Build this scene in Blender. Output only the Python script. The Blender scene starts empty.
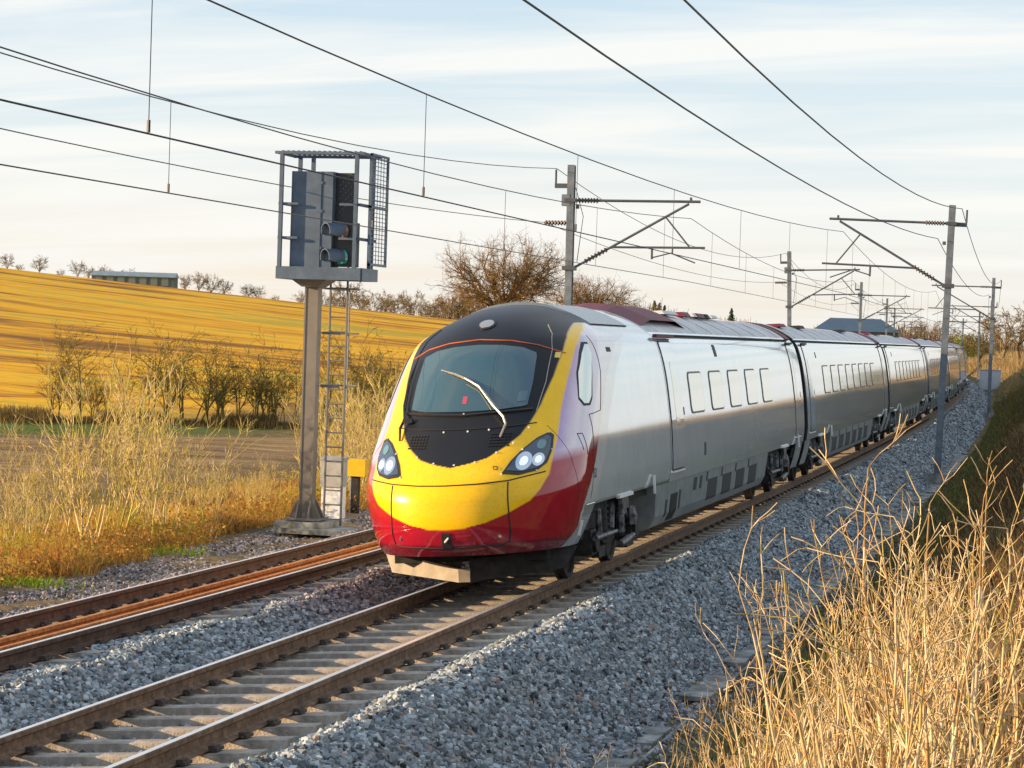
import bpy, math, random
import numpy as np
from mathutils import Matrix, Vector

R = math.radians
rnd = random.Random(7)
rng = np.random.default_rng(7)
SC = bpy.context.scene
COL = SC.collection

# ------------------------------------------------------------------ camera
CAM = Vector((7.3805, 0.0, 3.1322))
YAW, PITCH, ROLL = R(14.238), R(1.184), R(1.837)
fw = Vector((-math.sin(YAW) * math.cos(PITCH), math.cos(YAW) * math.cos(PITCH), -math.sin(PITCH)))
r0 = Vector((math.cos(YAW), math.sin(YAW), 0))
u0 = r0.cross(fw)
rt = r0 * math.cos(ROLL) + u0 * math.sin(ROLL)
up = u0 * math.cos(ROLL) - r0 * math.sin(ROLL)
cam = bpy.data.cameras.new('camera')
camo = bpy.data.objects.new('camera', cam)
COL.objects.link(camo)
camo.matrix_world = Matrix(((rt.x, up.x, -fw.x, CAM.x), (rt.y, up.y, -fw.y, CAM.y), (rt.z, up.z, -fw.z, CAM.z), (0, 0, 0, 1)))
cam.sensor_width = 36
cam.lens = 84.40
cam.clip_start = 0.2
cam.clip_end = 9000
SC.camera = camo

# ------------------------------------------------------------------ light
SUN_AZ, SUN_EL = R(20), R(11.5)         # from the left, a little in front of the train
sd = Vector((-math.cos(SUN_AZ) * math.cos(SUN_EL), -math.sin(SUN_AZ) * math.cos(SUN_EL), math.sin(SUN_EL)))
sun = bpy.data.lights.new('sun', 'SUN')
sun.energy = 5.0
sun.angle = R(0.6)
sun.color = (1.0, 0.70, 0.40)
suno = bpy.data.objects.new('sun', sun)
COL.objects.link(suno)
suno.rotation_euler = sd.to_track_quat('Z', 'Y').to_euler()

wd = bpy.data.worlds.new('World')
SC.world = wd
wd.use_nodes = True
nt = wd.node_tree
nt.nodes.clear()
N, LK = nt.nodes.new, nt.links.new
sky = N('ShaderNodeTexSky')
sky.sky_type = 'NISHITA'
sky.sun_disc = False
sky.sun_elevation = SUN_EL
sky.sun_rotation = math.atan2(sd.x, sd.y)
sky.air_density = 1.0
sky.dust_density = 1.6
sky.ozone_density = 1.4
bg1 = N('ShaderNodeBackground')
bg1.inputs['Strength'].default_value = 0.115
LK(sky.outputs[0], bg1.inputs['Color'])
# thin streaky cloud: noise on the sky direction, stretched along the horizon
tc = N('ShaderNodeTexCoord')
sx = N('ShaderNodeSeparateXYZ')
LK(tc.outputs['Generated'], sx.inputs[0])
za = N('ShaderNodeMath'); za.operation = 'ADD'; za.inputs[1].default_value = 0.16
LK(sx.outputs['Z'], za.inputs[0])
dvx = N('ShaderNodeMath'); dvx.operation = 'DIVIDE'
dvy = N('ShaderNodeMath'); dvy.operation = 'DIVIDE'
LK(sx.outputs['X'], dvx.inputs[0]); LK(za.outputs[0], dvx.inputs[1])
LK(sx.outputs['Y'], dvy.inputs[0]); LK(za.outputs[0], dvy.inputs[1])
cb = N('ShaderNodeCombineXYZ')
LK(dvx.outputs[0], cb.inputs['X']); LK(dvy.outputs[0], cb.inputs['Y'])
mp = N('ShaderNodeMapping')
mp.inputs['Rotation'].default_value = (0, 0, R(-22))
mp.inputs['Scale'].default_value = (0.5, 2.2, 1)
LK(cb.outputs[0], mp.inputs['Vector'])
nz = N('ShaderNodeTexNoise')
nz.inputs['Scale'].default_value = 1.5
nz.inputs['Detail'].default_value = 7
nz.inputs['Roughness'].default_value = 0.55
nz.inputs['Distortion'].default_value = 0.5
LK(mp.outputs[0], nz.inputs['Vector'])
mr = N('ShaderNodeMapRange')
mr.inputs['From Min'].default_value = 0.40
mr.inputs['From Max'].default_value = 0.62
mr.inputs['To Min'].default_value = 0.0
mr.inputs['To Max'].default_value = 0.95
LK(nz.outputs[0], mr.inputs['Value'])
# cloud veil colour: cream low down, white higher
cr = N('ShaderNodeValToRGB')
for i_, (p_, c_) in enumerate(((0.0, (1.0, .86, .69)), (.022, (1.0, .91, .79)), (.05, (.94, .93, .90)), (.08, (.79, .87, .91)), (.14, (.60, .76, .89)), (.5, (.30, .52, .88)))):
    e = cr.color_ramp.elements[i_] if i_ < 2 else cr.color_ramp.elements.new(.5 + i_ * .05)
    e.position = p_; e.color = (*c_, 1)
LK(sx.outputs['Z'], cr.inputs[0])
dt = N('ShaderNodeVectorMath'); dt.operation = 'DOT_PRODUCT'
dt.inputs[1].default_value = (-math.cos(SUN_AZ), -math.sin(SUN_AZ), 0)
LK(tc.outputs['Generated'], dt.inputs[0])
wf = N('ShaderNodeMapRange')
wf.inputs['From Min'].default_value = -0.75; wf.inputs['From Max'].default_value = 0.05
wf.inputs['To Min'].default_value = 0.25; wf.inputs['To Max'].default_value = 1.0
LK(dt.outputs['Value'], wf.inputs['Value'])
cool = N('ShaderNodeMix'); cool.data_type = 'RGBA'
cool.inputs[6].default_value = (.80, .89, .93, 1)
LK(wf.outputs[0], cool.inputs[0])
bg2 = N('ShaderNodeBackground')
bg2.inputs['Strength'].default_value = 0.535
wh = N('ShaderNodeMix'); wh.data_type = 'RGBA'
wh.inputs[7].default_value = (1.0, .99, .96, 1)
LK(mr.outputs[0], wh.inputs[0]); LK(cool.outputs[2], wh.inputs[6])
LK(cr.outputs[0], cool.inputs[7]); LK(wh.outputs[2], bg2.inputs['Color'])
mx = N('ShaderNodeMixShader')
mx.inputs[0].default_value = 0.88; LK(bg1.outputs[0], mx.inputs[1]); LK(bg2.outputs[0], mx.inputs[2])
wo = N('ShaderNodeOutputWorld')
LK(mx.outputs[0], wo.inputs['Surface'])

vs = SC.view_settings
vs.view_transform = 'Standard'
vs.look = 'None'
vs.gamma = 1
vs.use_curve_mapping = False
vs.exposure = 0.95
SC.cycles.max_bounces = 6
SC.cycles.transparent_max_bounces = 8
SC.cycles.use_denoising = True

# ------------------------------------------------------------------ helpers
MATS = {}
def mat(name, col, rough=0.6, metal=0.0, var=0.0, scale=6.0, bump=0.0, col2=None, spec=None, coat=0.0, emit=None, estr=0.0, attr=None, attr_alpha_metal=False, bscale=None, detail=5):
    """principled material: base colour varied by noise on object coordinates, noise bump"""
    if name in MATS:
        return MATS[name]
    m = bpy.data.materials.new(name)
    m.use_nodes = True
    t = m.node_tree
    b = t.nodes['Principled BSDF']
    b.inputs['Roughness'].default_value = rough
    b.inputs['Metallic'].default_value = metal
    if spec is not None:
        b.inputs['Specular IOR Level'].default_value = spec
    if coat:
        b.inputs['Coat Weight'].default_value = coat
        b.inputs['Coat Roughness'].default_value = 0.04
    if emit:
        b.inputs['Emission Color'].default_value = (*emit, 1)
        b.inputs['Emission Strength'].default_value = estr
    co = t.nodes.new('ShaderNodeTexCoord')
    src = None
    if attr:
        a = t.nodes.new('ShaderNodeAttribute')
        a.attribute_name = attr
        src = a.outputs['Color']
        if attr_alpha_metal:
            t.links.new(a.outputs['Alpha'], b.inputs['Metallic'])
    if var or col2:
        n = t.nodes.new('ShaderNodeTexNoise')
        n.inputs['Scale'].default_value = scale
        n.inputs['Detail'].default_value = detail
        n.inputs['Roughness'].default_value = 0.65
        t.links.new(co.outputs['Object'], n.inputs['Vector'])
        if col2:
            rp = t.nodes.new('ShaderNodeValToRGB')
            rp.color_ramp.elements[0].position = 0.36
            rp.color_ramp.elements[1].position = 0.64
            rp.color_ramp.elements[0].color = (*col, 1)
            rp.color_ramp.elements[1].color = (*col2, 1)
            t.links.new(n.outputs[0], rp.inputs[0])
            base = rp.outputs[0]
        else:
            base = src
        if var:
            rg = t.nodes.new('ShaderNodeMapRange')
            rg.inputs['From Min'].default_value = 0.3
            rg.inputs['From Max'].default_value = 0.7
            rg.inputs['To Min'].default_value = 1 - var
            rg.inputs['To Max'].default_value = 1 + var
            t.links.new(n.outputs[0], rg.inputs['Value'])
            mu = t.nodes.new('ShaderNodeMix')
            mu.data_type = 'RGBA'
            mu.blend_type = 'MULTIPLY'
            mu.inputs[0].default_value = 1
            if base is not None:
                t.links.new(base, mu.inputs[6])
            else:
                mu.inputs[6].default_value = (*col, 1)
            t.links.new(rg.outputs[0], mu.inputs[7])
            base = mu.outputs[2]
        t.links.new(base, b.inputs['Base Color'])
    elif src is not None:
        t.links.new(src, b.inputs['Base Color'])
    else:
        b.inputs['Base Color'].default_value = (*col, 1)
    if bump:
        n2 = t.nodes.new('ShaderNodeTexNoise')
        n2.inputs['Scale'].default_value = bscale or scale * 4
        n2.inputs['Detail'].default_value = 6
        t.links.new(co.outputs['Object'], n2.inputs['Vector'])
        bp = t.nodes.new('ShaderNodeBump')
        bp.inputs['Strength'].default_value = bump
        bp.inputs['Distance'].default_value = 0.02
        t.links.new(n2.outputs[0], bp.inputs['Height'])
        t.links.new(bp.outputs[0], b.inputs['Normal'])
    MATS[name] = m
    return m

def tag(o, label=None, cat=None, group=None, kind=None):
    if label: o['label'] = label
    if cat: o['category'] = cat
    if group: o['group'] = group
    if kind: o['kind'] = kind
    return o

def thing(name, label, cat, loc=(0, 0, 0), rz=0, group=None):
    o = bpy.data.objects.new(name, None)
    COL.objects.link(o)
    o.location = loc
    o.rotation_euler = (0, 0, rz)
    o.empty_display_size = 0.2
    return tag(o, label, cat, group)

def obj(name, me, parent=None, loc=None):
    o = bpy.data.objects.new(name, me)
    COL.objects.link(o)
    o.parent = parent
    if loc is not None:
        o.location = loc
    return o

def raw_mesh(name, V, F, m, smooth=False):
    """V (n,3) array, F (k,3|4) array or list of tuples"""
    me = bpy.data.meshes.new(name)
    if isinstance(F, np.ndarray) and len(F):
        V = np.asarray(V, np.float32)
        k, c = F.shape
        me.vertices.add(len(V)); me.vertices.foreach_set('co', V.ravel())
        me.loops.add(k * c); me.loops.foreach_set('vertex_index', F.astype(np.int32).ravel())
        me.polygons.add(k)
        me.polygons.foreach_set('loop_start', np.arange(0, k * c, c, dtype=np.int32))
        me.update(calc_edges=True)
    else:
        me.from_pydata([tuple(map(float, v)) for v in V], [], [tuple(map(int, f)) for f in F])
        me.update()
    me.materials.append(m)
    if smooth:
        me.polygons.foreach_set('use_smooth', np.ones(len(me.polygons), bool))
    return me

class MB:
    """collects boxes, prisms and tubes for one mesh"""
    def __init__(s): s.V = []; s.F = []
    def add(s, V, F):
        b = len(s.V)
        s.V += [tuple(v) for v in V]
        s.F += [tuple(i + b for i in f) for f in F]
        return s
    def box(s, c, d, M=None, taper=1.0):
        x, y, z = d[0] / 2, d[1] / 2, d[2] / 2
        P = [Vector((sx * x * (taper if sz > 0 else 1), sy * y * (taper if sz > 0 else 1), sz * z)) for sz in (-1, 1) for sx, sy in ((-1, -1), (1, -1), (1, 1), (-1, 1))]
        if M is not None: P = [M @ q for q in P]
        P = [q + Vector(c) for q in P]
        return s.add(P, [(3, 2, 1, 0), (4, 5, 6, 7), (0, 1, 5, 4), (1, 2, 6, 5), (2, 3, 7, 6), (3, 0, 4, 7)])
    def tube(s, pts, rad, n=6, caps=True):
        pts = [Vector(q) for q in pts]
        k = len(pts)
        rads = rad if isinstance(rad, (list, tuple)) else [rad] * k
        V = []
        prev = None
        for i, q in enumerate(pts):
            d = (pts[min(i + 1, k - 1)] - pts[max(i - 1, 0)]).normalized()
            a = prev if prev is not None else (Vector((0, 0, 1)) if abs(d.z) < .9 else Vector((1, 0, 0)))
            x = a - d * a.dot(d)
            if x.length < 1e-4: x = d.orthogonal()
            x.normalize(); y = d.cross(x); prev = x
            V += [q + (x * math.cos(2 * math.pi * j / n) + y * math.sin(2 * math.pi * j / n)) * rads[i] for j in range(n)]
        F = [(i * n + j, i * n + (j + 1) % n, (i + 1) * n + (j + 1) % n, (i + 1) * n + j) for i in range(k - 1) for j in range(n)]
        if caps: F += [tuple(range(n - 1, -1, -1)), tuple(range((k - 1) * n, k * n))]
        return s.add(V, F)
    def prism(s, poly, axis, a0, a1):
        """polygon in the two other axes, extruded along axis 0/1/2"""
        def P(u, v, a): return {0: (a, u, v), 1: (u, a, v), 2: (u, v, a)}[axis]
        n = len(poly)
        V = [P(u, v, a0) for u, v in poly] + [P(u, v, a1) for u, v in poly]
        F = [(i, (i + 1) % n, n + (i + 1) % n, n + i) for i in range(n)] + [tuple(range(n - 1, -1, -1)), tuple(range(n, 2 * n))]
        return s.add(V, F)
    def mesh(s, name, m, smooth=False):
        me = raw_mesh(name, s.V, s.F, m)
        if smooth:
            me.polygons.foreach_set('use_smooth', np.ones(len(me.polygons), bool))
            try: me.set_sharp_from_angle(angle=R(35))
            except Exception: pass
        return me
    def build(s, name, m, parent=None, smooth=False, loc=None):
        return obj(name, s.mesh(name, m, smooth), parent, loc)

def copy_tree(o, parent=None):
    c = o.copy()
    COL.objects.link(c)
    c.parent = parent
    for ch in list(o.children):
        copy_tree(ch, c)
    return c

# track geometry: near track centre line bends gently to the left; z = 0 at the rail top on the centre line
K = 0.00030782
CANT = R(4.49)
SPC = 3.21
def cx(s):
    s = np.asarray(s, float)
    a = np.minimum(s, 420.0)
    return -K * a * a / 2 - K * 420.0 * np.maximum(s - 420.0, 0)
def at(o, s, z=0.0):
    """world point at offset o to the right of the near track centre, station s"""
    sl = -K * min(s, 420.0)
    return Vector((float(cx(s)) + o, s - sl * o, z))

# ------------------------------------------------------------------ terrain
def prof(o):
    """ground height across the line (under the ballast)"""
    return np.interp(o, [-400, -60, -6.6, -5.2, -4.6, -2.4, 2.2, 2.7, 3.7, 4.2, 5.4, 7.2, 9.5, 14, 30, 400],
                     [-.7, -.7, -.58, -.62, -.75, -.8, -.9, -.86, -.80, -.62, .10, 1.15, 1.75, 2.1, 2.4, 2.4])
def terrain(X, Y):
    o = X - cx(Y)
    z = prof(o)
    dx, dy = X - CAM.x, Y
    r = np.hypot(dx, dy)
    a = np.degrees(np.arctan2(-dx, dy))
    zc = np.interp(a, [-180, 2, 6, 12, 16.2, 20, 26.3, 34, 60, 120, 180], [1.5, 1.5, 2.0, 3.4, 4.9, 6.6, 9.5, 12.5, 13, 3, 1.5])
    left = np.clip((-o - 14) / 22, 0, 1)
    left = left * left * (3 - 2 * left)
    t = np.clip((r - 88) / 212, 0, 1)
    h = np.where(r < 300, -.7 + (zc + .7) * (t ** 1.12), 0)
    sight = CAM.z + (zc - CAM.z) / 300 * np.minimum(r, 1400)
    h = np.where(r >= 300, zc + (sight - zc - np.clip((r - 300) / 40, 0, 1) * 2.2), h)
    h = h + 0.25 * np.sin(X * .045 + 1) * np.cos(Y * .037) * np.clip((r - 100) / 100, 0, 1)
    z = z * (1 - left) + h * left
    # land to the right rises a little and goes on level
    return z
def grid_axis(parts):
    out = []
    for a, b, st in parts:
        out += list(np.arange(a, b, st))
    return np.array(out + [parts[-1][1]])
gx = grid_axis([(-3200, -800, 300), (-800, -320, 40), (-320, -60, 5), (-60, -14, 1.5), (-14, 14, .35), (14, 60, 4), (60, 400, 40), (400, 3200, 350)])
gy = grid_axis([(-2000, -200, 225), (-200, -20, 12), (-20, 10, 3), (10, 120, 1.0), (120, 330, 4), (330, 900, 30), (900, 4200, 300)])
GO, GS = np.meshgrid(gx, gy)
GX = cx(np.clip(GS, -60, 900)) + GO
GZ = terrain(GX, GS)
nzr = rng.normal(0, 1, GX.shape)
nz_s = nzr * .03 * (np.abs(GO) > 3.6)
GZ = GZ + nz_s * (np.hypot(GX - CAM.x, GS) < 160)
ny, nx = GX.shape
idx = np.arange(ny * nx).reshape(ny, nx)
GF = np.stack([idx[:-1, :-1], idx[:-1, 1:], idx[1:, 1:], idx[1:, :-1]], -1).reshape(-1, 4)

gm = bpy.data.materials.new('ground_soil')
gm.use_nodes = True
t = gm.node_tree
b = t.nodes['Principled BSDF']
b.inputs['Roughness'].default_value = 0.95
b.inputs['Specular IOR Level'].default_value = 0.1
co = t.nodes.new('ShaderNodeTexCoord')
za_ = t.nodes.new('ShaderNodeAttribute'); za_.attribute_name = 'zone'
sp = t.nodes.new('ShaderNodeSeparateColor'); t.links.new(za_.outputs['Color'], sp.inputs[0])
def nnoise(scale, detail=6, mscale=None, rot=0):
    n = t.nodes.new('ShaderNodeTexNoise'); n.inputs['Scale'].default_value = scale; n.inputs['Detail'].default_value = detail
    n.inputs['Roughness'].default_value = 0.62
    if mscale:
        mp_ = t.nodes.new('ShaderNodeMapping'); mp_.inputs['Scale'].default_value = mscale; mp_.inputs['Rotation'].default_value = (0, 0, rot)
        t.links.new(co.outputs['Object'], mp_.inputs['Vector']); t.links.new(mp_.outputs[0], n.inputs['Vector'])
    else: t.links.new(co.outputs['Object'], n.inputs['Vector'])
    return n
def ramp(src, stops):
    r_ = t.nodes.new('ShaderNodeValToRGB')
    el = r_.color_ramp.elements
    while len(el) < len(stops): el.new(.5)
    for e_, (p_, c_) in zip(el, stops): e_.position = p_; e_.color = (*c_, 1)
    t.links.new(src, r_.inputs[0]); return r_
def mixc(f, a, b_):
    m_ = t.nodes.new('ShaderNodeMix'); m_.data_type = 'RGBA'
    t.links.new(f, m_.inputs[0]); t.links.new(a, m_.inputs[6]); t.links.new(b_, m_.inputs[7]); return m_.outputs[2]
# base: lineside earth, dead grass and moss
base = ramp(nnoise(1.6, 8).outputs[0], [(.30, (.055, .040, .022)), (.48, (.13, .095, .045)), (.60, (.20, .15, .07)), (.74, (.075, .10, .03))])
# stubble field: long drill rows and broad bands
f1 = nnoise(.055, 5, (0.25, 1.7, 1), R(8))
f2 = nnoise(2.2, 4, (0.05, 1.0, 1), R(8))
fa = t.nodes.new('ShaderNodeMath'); fa.operation = 'MULTIPLY_ADD'; fa.inputs[1].default_value = 0.35
t.links.new(f2.outputs[0], fa.inputs[0]); t.links.new(f1.outputs[0], fa.inputs[2])
f3 = nnoise(.20, 12, (.35, 1.0, 1))
fb = t.nodes.new('ShaderNodeMath'); fb.operation = 'MULTIPLY_ADD'; fb.inputs[1].default_value = 0.95
t.links.new(f3.outputs[0], fb.inputs[0]); t.links.new(fa.outputs[0], fb.inputs[2])
fc = t.nodes.new('ShaderNodeMath'); fc.operation = 'SUBTRACT'; fc.inputs[1].default_value = 0.475
t.links.new(fb.outputs[0], fc.inputs[0])
field = ramp(fc.outputs[0], [(.48, (.22, .10, .025)), (.56, (.44, .21, .025)), (.64, (.66, .33, .02)), (.74, (.78, .43, .03)), (.84, (.46, .33, .04))])
plough = ramp(nnoise(.9, 7, (0.10, 1.2, 1), R(6)).outputs[0], [(.36, (.10, .062, .034)), (.5, (.24, .155, .075)), (.62, (.34, .24, .12)), (.72, (.42, .34, .14))])
green = ramp(nnoise(3.0, 5).outputs[0], [(.35, (.05, .075, .018)), (.65, (.12, .165, .03))])
c1 = mixc(sp.outputs['Red'], base.outputs[0], field.outputs[0])
c2 = mixc(sp.outputs['Blue'], c1, plough.outputs[0])
c3 = mixc(sp.outputs['Green'], c2, green.outputs[0])
t.links.new(c3, b.inputs['Base Color'])
bp = t.nodes.new('ShaderNodeBump'); bp.inputs['Strength'].default_value = .8; bp.inputs['Distance'].default_value = .08
t.links.new(nnoise(7, 8).outputs[0], bp.inputs['Height']); t.links.new(bp.outputs[0], b.inputs['Normal'])
ground = obj('ground', raw_mesh('ground', np.stack([GX, GS, GZ], -1).reshape(-1, 3), GF, gm, True))
tag(ground, 'earth and stubble farmland falling towards the railway', kind='structure')
rr = np.hypot(GX - CAM.x, GS)
sm = lambda v, a, b_: np.clip((v - a) / (b_ - a), 0, 1)
zr = sm(rr, 90, 96) * sm(-GO, 24, 30)
zg = sm(rr, 79, 82) * (1 - sm(rr, 90, 93)) * sm(-GO, 20, 24)
zb = sm(-GO, 13, 16) * (1 - sm(rr, 80, 84))
# greener bank foot right of the line
zg = np.maximum(zg, sm(GO, 3.4, 3.8) * (1 - sm(GO, 5.6, 6.6)) * .12)
zg = np.maximum(zg, sm(GO, 9, 12) * .75)
zb = np.maximum(zb, .6 * sm(-GO, 5.2, 5.5) * (1 - sm(-GO, 7.0, 7.5)))
zone = np.stack([zr, zg, zb, np.ones_like(zr)], -1).reshape(-1, 4)
ca = ground.data.color_attributes.new('zone', 'FLOAT_COLOR', 'POINT')
ca.data.foreach_set('color', zone.astype(np.float32).ravel())

# ballast bed
def ballast_z(o):
    return np.interp(o, [-5.9, -5.35, -4.75, -4.45, -3.95, -2.5, -2.25, -1.75, -1.35, -.85, .85, 1.25, 1.62, 1.9, 2.75, 3.05],
                     [-.80, -.55, -.30, -.24, -.32, -.22, -.14, -.06, -.22, -.335, -.215, -.14, .03, -.06, -.74, -.86])
bo = np.array([-5.9, -5.6, -5.35, -5.05, -4.75, -4.6, -4.45, -4.2, -3.95, -3.2, -2.5, -2.25, -2.0, -1.75, -1.55, -1.35, -1.1, -.85, -.4, 0, .4, .85, 1.05, 1.25, 1.42, 1.62, 1.76, 1.9, 2.3, 2.75, 3.05])
bs = grid_axis([(-12, 120, .5), (120, 420, 4)])
BO, BS = np.meshgrid(bo, bs)
BX = cx(BS) + BO; BY = BS + K * BS * BO
wob = (np.sin(BS * 1.7) + np.sin(BS * .83 + 2) + np.sin(BS * 3.1 + BO * 2)) * .018
BZ = ballast_z(BO) + wob * (np.abs(BO) > 1.0)
n1, n2 = BX.shape
idx = np.arange(n1 * n2).reshape(n1, n2)
BF = np.stack([idx[:-1, :-1], idx[:-1, 1:], idx[1:, 1:], idx[1:, :-1]], -1).reshape(-1, 4)
bm_ = bpy.data.materials.new('ballast_bed')
bm_.use_nodes = True
t = bm_.node_tree
b = t.nodes['Principled BSDF']; b.inputs['Roughness'].default_value = .9
co = t.nodes.new('ShaderNodeTexCoord')
vo = t.nodes.new('ShaderNodeTexVoronoi'); vo.inputs['Scale'].default_value = 17
t.links.new(co.outputs['Object'], vo.inputs['Vector'])
cl = ramp(vo.outputs['Color'], [(.1, (.12, .11, .115)), (.5, (.25, .245, .25)), (.9, (.36, .35, .345))])
t.links.new(cl.outputs[0], b.inputs['Base Color'])
bp = t.nodes.new('ShaderNodeBump'); bp.inputs['Strength'].default_value = 1; bp.inputs['Distance'].default_value = .035; bp.invert = True
t.links.new(vo.outputs['Distance'], bp.inputs['Height']); t.links.new(bp.outputs[0], b.inputs['Normal'])
ballast = obj('ballast_bed', raw_mesh('ballast_bed', np.stack([BX, BY, BZ], -1).reshape(-1, 3), BF, bm_, True))
tag(ballast, 'grey ballast bed carrying both tracks', kind='structure')

# ballast stones, instanced on points
stone_mat = bpy.data.materials.new('ballast_stone')
stone_mat.use_nodes = True
t = stone_mat.node_tree
b = t.nodes['Principled BSDF']; b.inputs['Roughness'].default_value = .85
at_ = t.nodes.new('ShaderNodeAttribute'); at_.attribute_type = 'INSTANCER'; at_.attribute_name = 'tone'
cl = ramp(at_.outputs['Fac'], [(0, (.035, .037, .040)), (.25, (.125, .142, .152)), (.55, (.26, .30, .32)), (.88, (.52, .56, .57)), (1, (.34, .25, .20))])
ru = t.nodes.new('ShaderNodeAttribute'); ru.attribute_type = 'INSTANCER'; ru.attribute_name = 'rust'
rc = t.nodes.new('ShaderNodeMix'); rc.data_type = 'RGBA'; rc.blend_type = 'MULTIPLY'
rc.inputs[7].default_value = (.62, .37, .34, 1)
t.links.new(ru.outputs['Fac'], rc.inputs[0]); t.links.new(cl.outputs[0], rc.inputs[6])
t.links.new(rc.outputs[2], b.inputs['Base Color'])
stones = []
for k in range(7):
    rs = np.random.default_rng(40 + k)
    me0 = MB().box((0, 0, 0), (1, 1, 1))
    V = []
    for sx_ in (-1, 1):
        for sy_ in (-1, 1):
            for sz_ in (-1, 1):
                V.append(np.array([sx_ * rs.uniform(.25, .6), sy_ * rs.uniform(.25, .55), sz_ * rs.uniform(.18, .48)]) + rs.normal(0, .07, 3))
    V += [np.array([0, 0, rs.uniform(.35, .5)]), np.array([rs.uniform(.45, .65), 0, 0.05])]
    import bmesh
    bmm = bmesh.new()
    for v in V: bmm.verts.new(v)
    bmesh.ops.convex_hull(bmm, input=bmm.verts)
    me = bpy.data.meshes.new('stone'); bmm.to_mesh(me); bmm.free(); me.materials.append(stone_mat)
    stones.append(bpy.data.objects.new('stone', me))
def scatter(name, label, P, scl, seed, parent=None, rust=None):
    n = len(P)
    rs = np.random.default_rng(seed)
    me = bpy.data.meshes.new(name)
    me.vertices.add(n); me.vertices.foreach_set('co', P.astype(np.float32).ravel())
    a = me.attributes.new('rot', 'FLOAT_VECTOR', 'POINT'); a.data.foreach_set('vector', rs.uniform(0, 6.28, (n, 3)).astype(np.float32).ravel())
    a = me.attributes.new('scl', 'FLOAT', 'POINT'); a.data.foreach_set('value', scl.astype(np.float32))
    a = me.attributes.new('tone', 'FLOAT', 'POINT'); a.data.foreach_set('value', np.clip(rs.normal(.5, .24, n), 0, 1).astype(np.float32))
    a = me.attributes.new('rust', 'FLOAT', 'POINT'); a.data.foreach_set('value', (rust if rust is not None else np.zeros(n)).astype(np.float32))
    a = me.attributes.new('pick', 'INT', 'POINT'); a.data.foreach_set('value', rs.integers(0, len(stones), n).astype(np.int32))
    o = obj(name, me, parent)
    ng = bpy.data.node_groups.new(name, 'GeometryNodeTree')
    ng.interface.new_socket('Geometry', in_out='INPUT', socket_type='NodeSocketGeometry')
    ng.interface.new_socket('Geometry', in_out='OUTPUT', socket_type='NodeSocketGeometry')
    gi, go = ng.nodes.new('NodeGroupInput'), ng.nodes.new('NodeGroupOutput')
    m2p = ng.nodes.new('GeometryNodeMeshToPoints')
    iop = ng.nodes.new('GeometryNodeInstanceOnPoints')
    g2i = ng.nodes.new('GeometryNodeGeometryToInstance')
    for s_ in stones:
        oi = ng.nodes.new('GeometryNodeObjectInfo'); oi.inputs['Object'].default_value = s_
        ng.links.new(oi.outputs['Geometry'], g2i.inputs[0])
    def na(nm, ty):
        q = ng.nodes.new('GeometryNodeInputNamedAttribute'); q.data_type = ty; q.inputs['Name'].default_value = nm; return q.outputs[0]
    ng.links.new(gi.outputs[0], m2p.inputs[0]); ng.links.new(m2p.outputs[0], iop.inputs['Points'])
    ng.links.new(g2i.outputs[0], iop.inputs['Instance'])
    iop.inputs['Pick Instance'].default_value = True
    ng.links.new(na('pick', 'INT'), iop.inputs['Instance Index'])
    ng.links.new(na('rot', 'FLOAT_VECTOR'), iop.inputs['Rotation'])
    ng.links.new(na('scl', 'FLOAT'), iop.inputs['Scale'])
    ng.links.new(iop.outputs[0], go.inputs[0])
    md = o.modifiers.new('scatter', 'NODES'); md.node_group = ng
    tag(o, label, kind='stuff')
    return o
def stone_points(s0, s1, dens, omin, omax, seed):
    rs = np.random.default_rng(seed)
    n = int((s1 - s0) * (omax - omin) * dens)
    o = rs.uniform(omin, omax, n); s = rs.uniform(s0, s1, n)
    keep = ~(((np.abs(o) < 1.22) | (np.abs(o + SPC) < 1.22)) & (((s / .65) % 1) < .46) & (rs.random(n) > .012))
    keep &= ~((np.abs(np.abs(o) - .7525) < .08) | (np.abs(np.abs(o + SPC) - .7525) < .08))
    o, s = o[keep], s[keep]
    w = (np.sin(s * 1.7) + np.sin(s * .83 + 2) + np.sin(s * 3.1 + o * 2)) * .018 * (np.abs(o) > 1.0)
    z = ballast_z(o) + w + rs.normal(0, .010, len(o))
    return np.stack([cx(s) + o, s + K * s * o, z], -1), rs.uniform(.030, .066, len(o))
P1, S1 = stone_points(15, 46, 640, -5.9, 3.0, 1)
P2, S2 = stone_points(46, 105, 150, -5.9, 3.0, 2)
P3, S3 = stone_points(105, 240, 32, -5.9, 3.0, 3)
PA = np.concatenate([P1, P2, P3])
oo = PA[:, 0] - cx(PA[:, 1])
rst = np.clip((PA[:, 1] - 24.5) / 4, 0, 1) * np.clip((-oo - .8) / .4, 0, 1) * np.clip((oo + 2.9) / .3, 0, 1)
rst = np.maximum(rst, np.clip((-oo - 2.5) / .3, 0, 1) * .8)
rst = np.maximum(rst, (np.abs(oo) < .7) * .35) * rng.uniform(.5, 1.0, len(oo))
scatter('ballast_stones', 'angular grey ballast stones heaped along the tracks', PA, np.concatenate([S1, S2 * 1.35, S3 * 2.2]), 5, None, rst)

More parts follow.
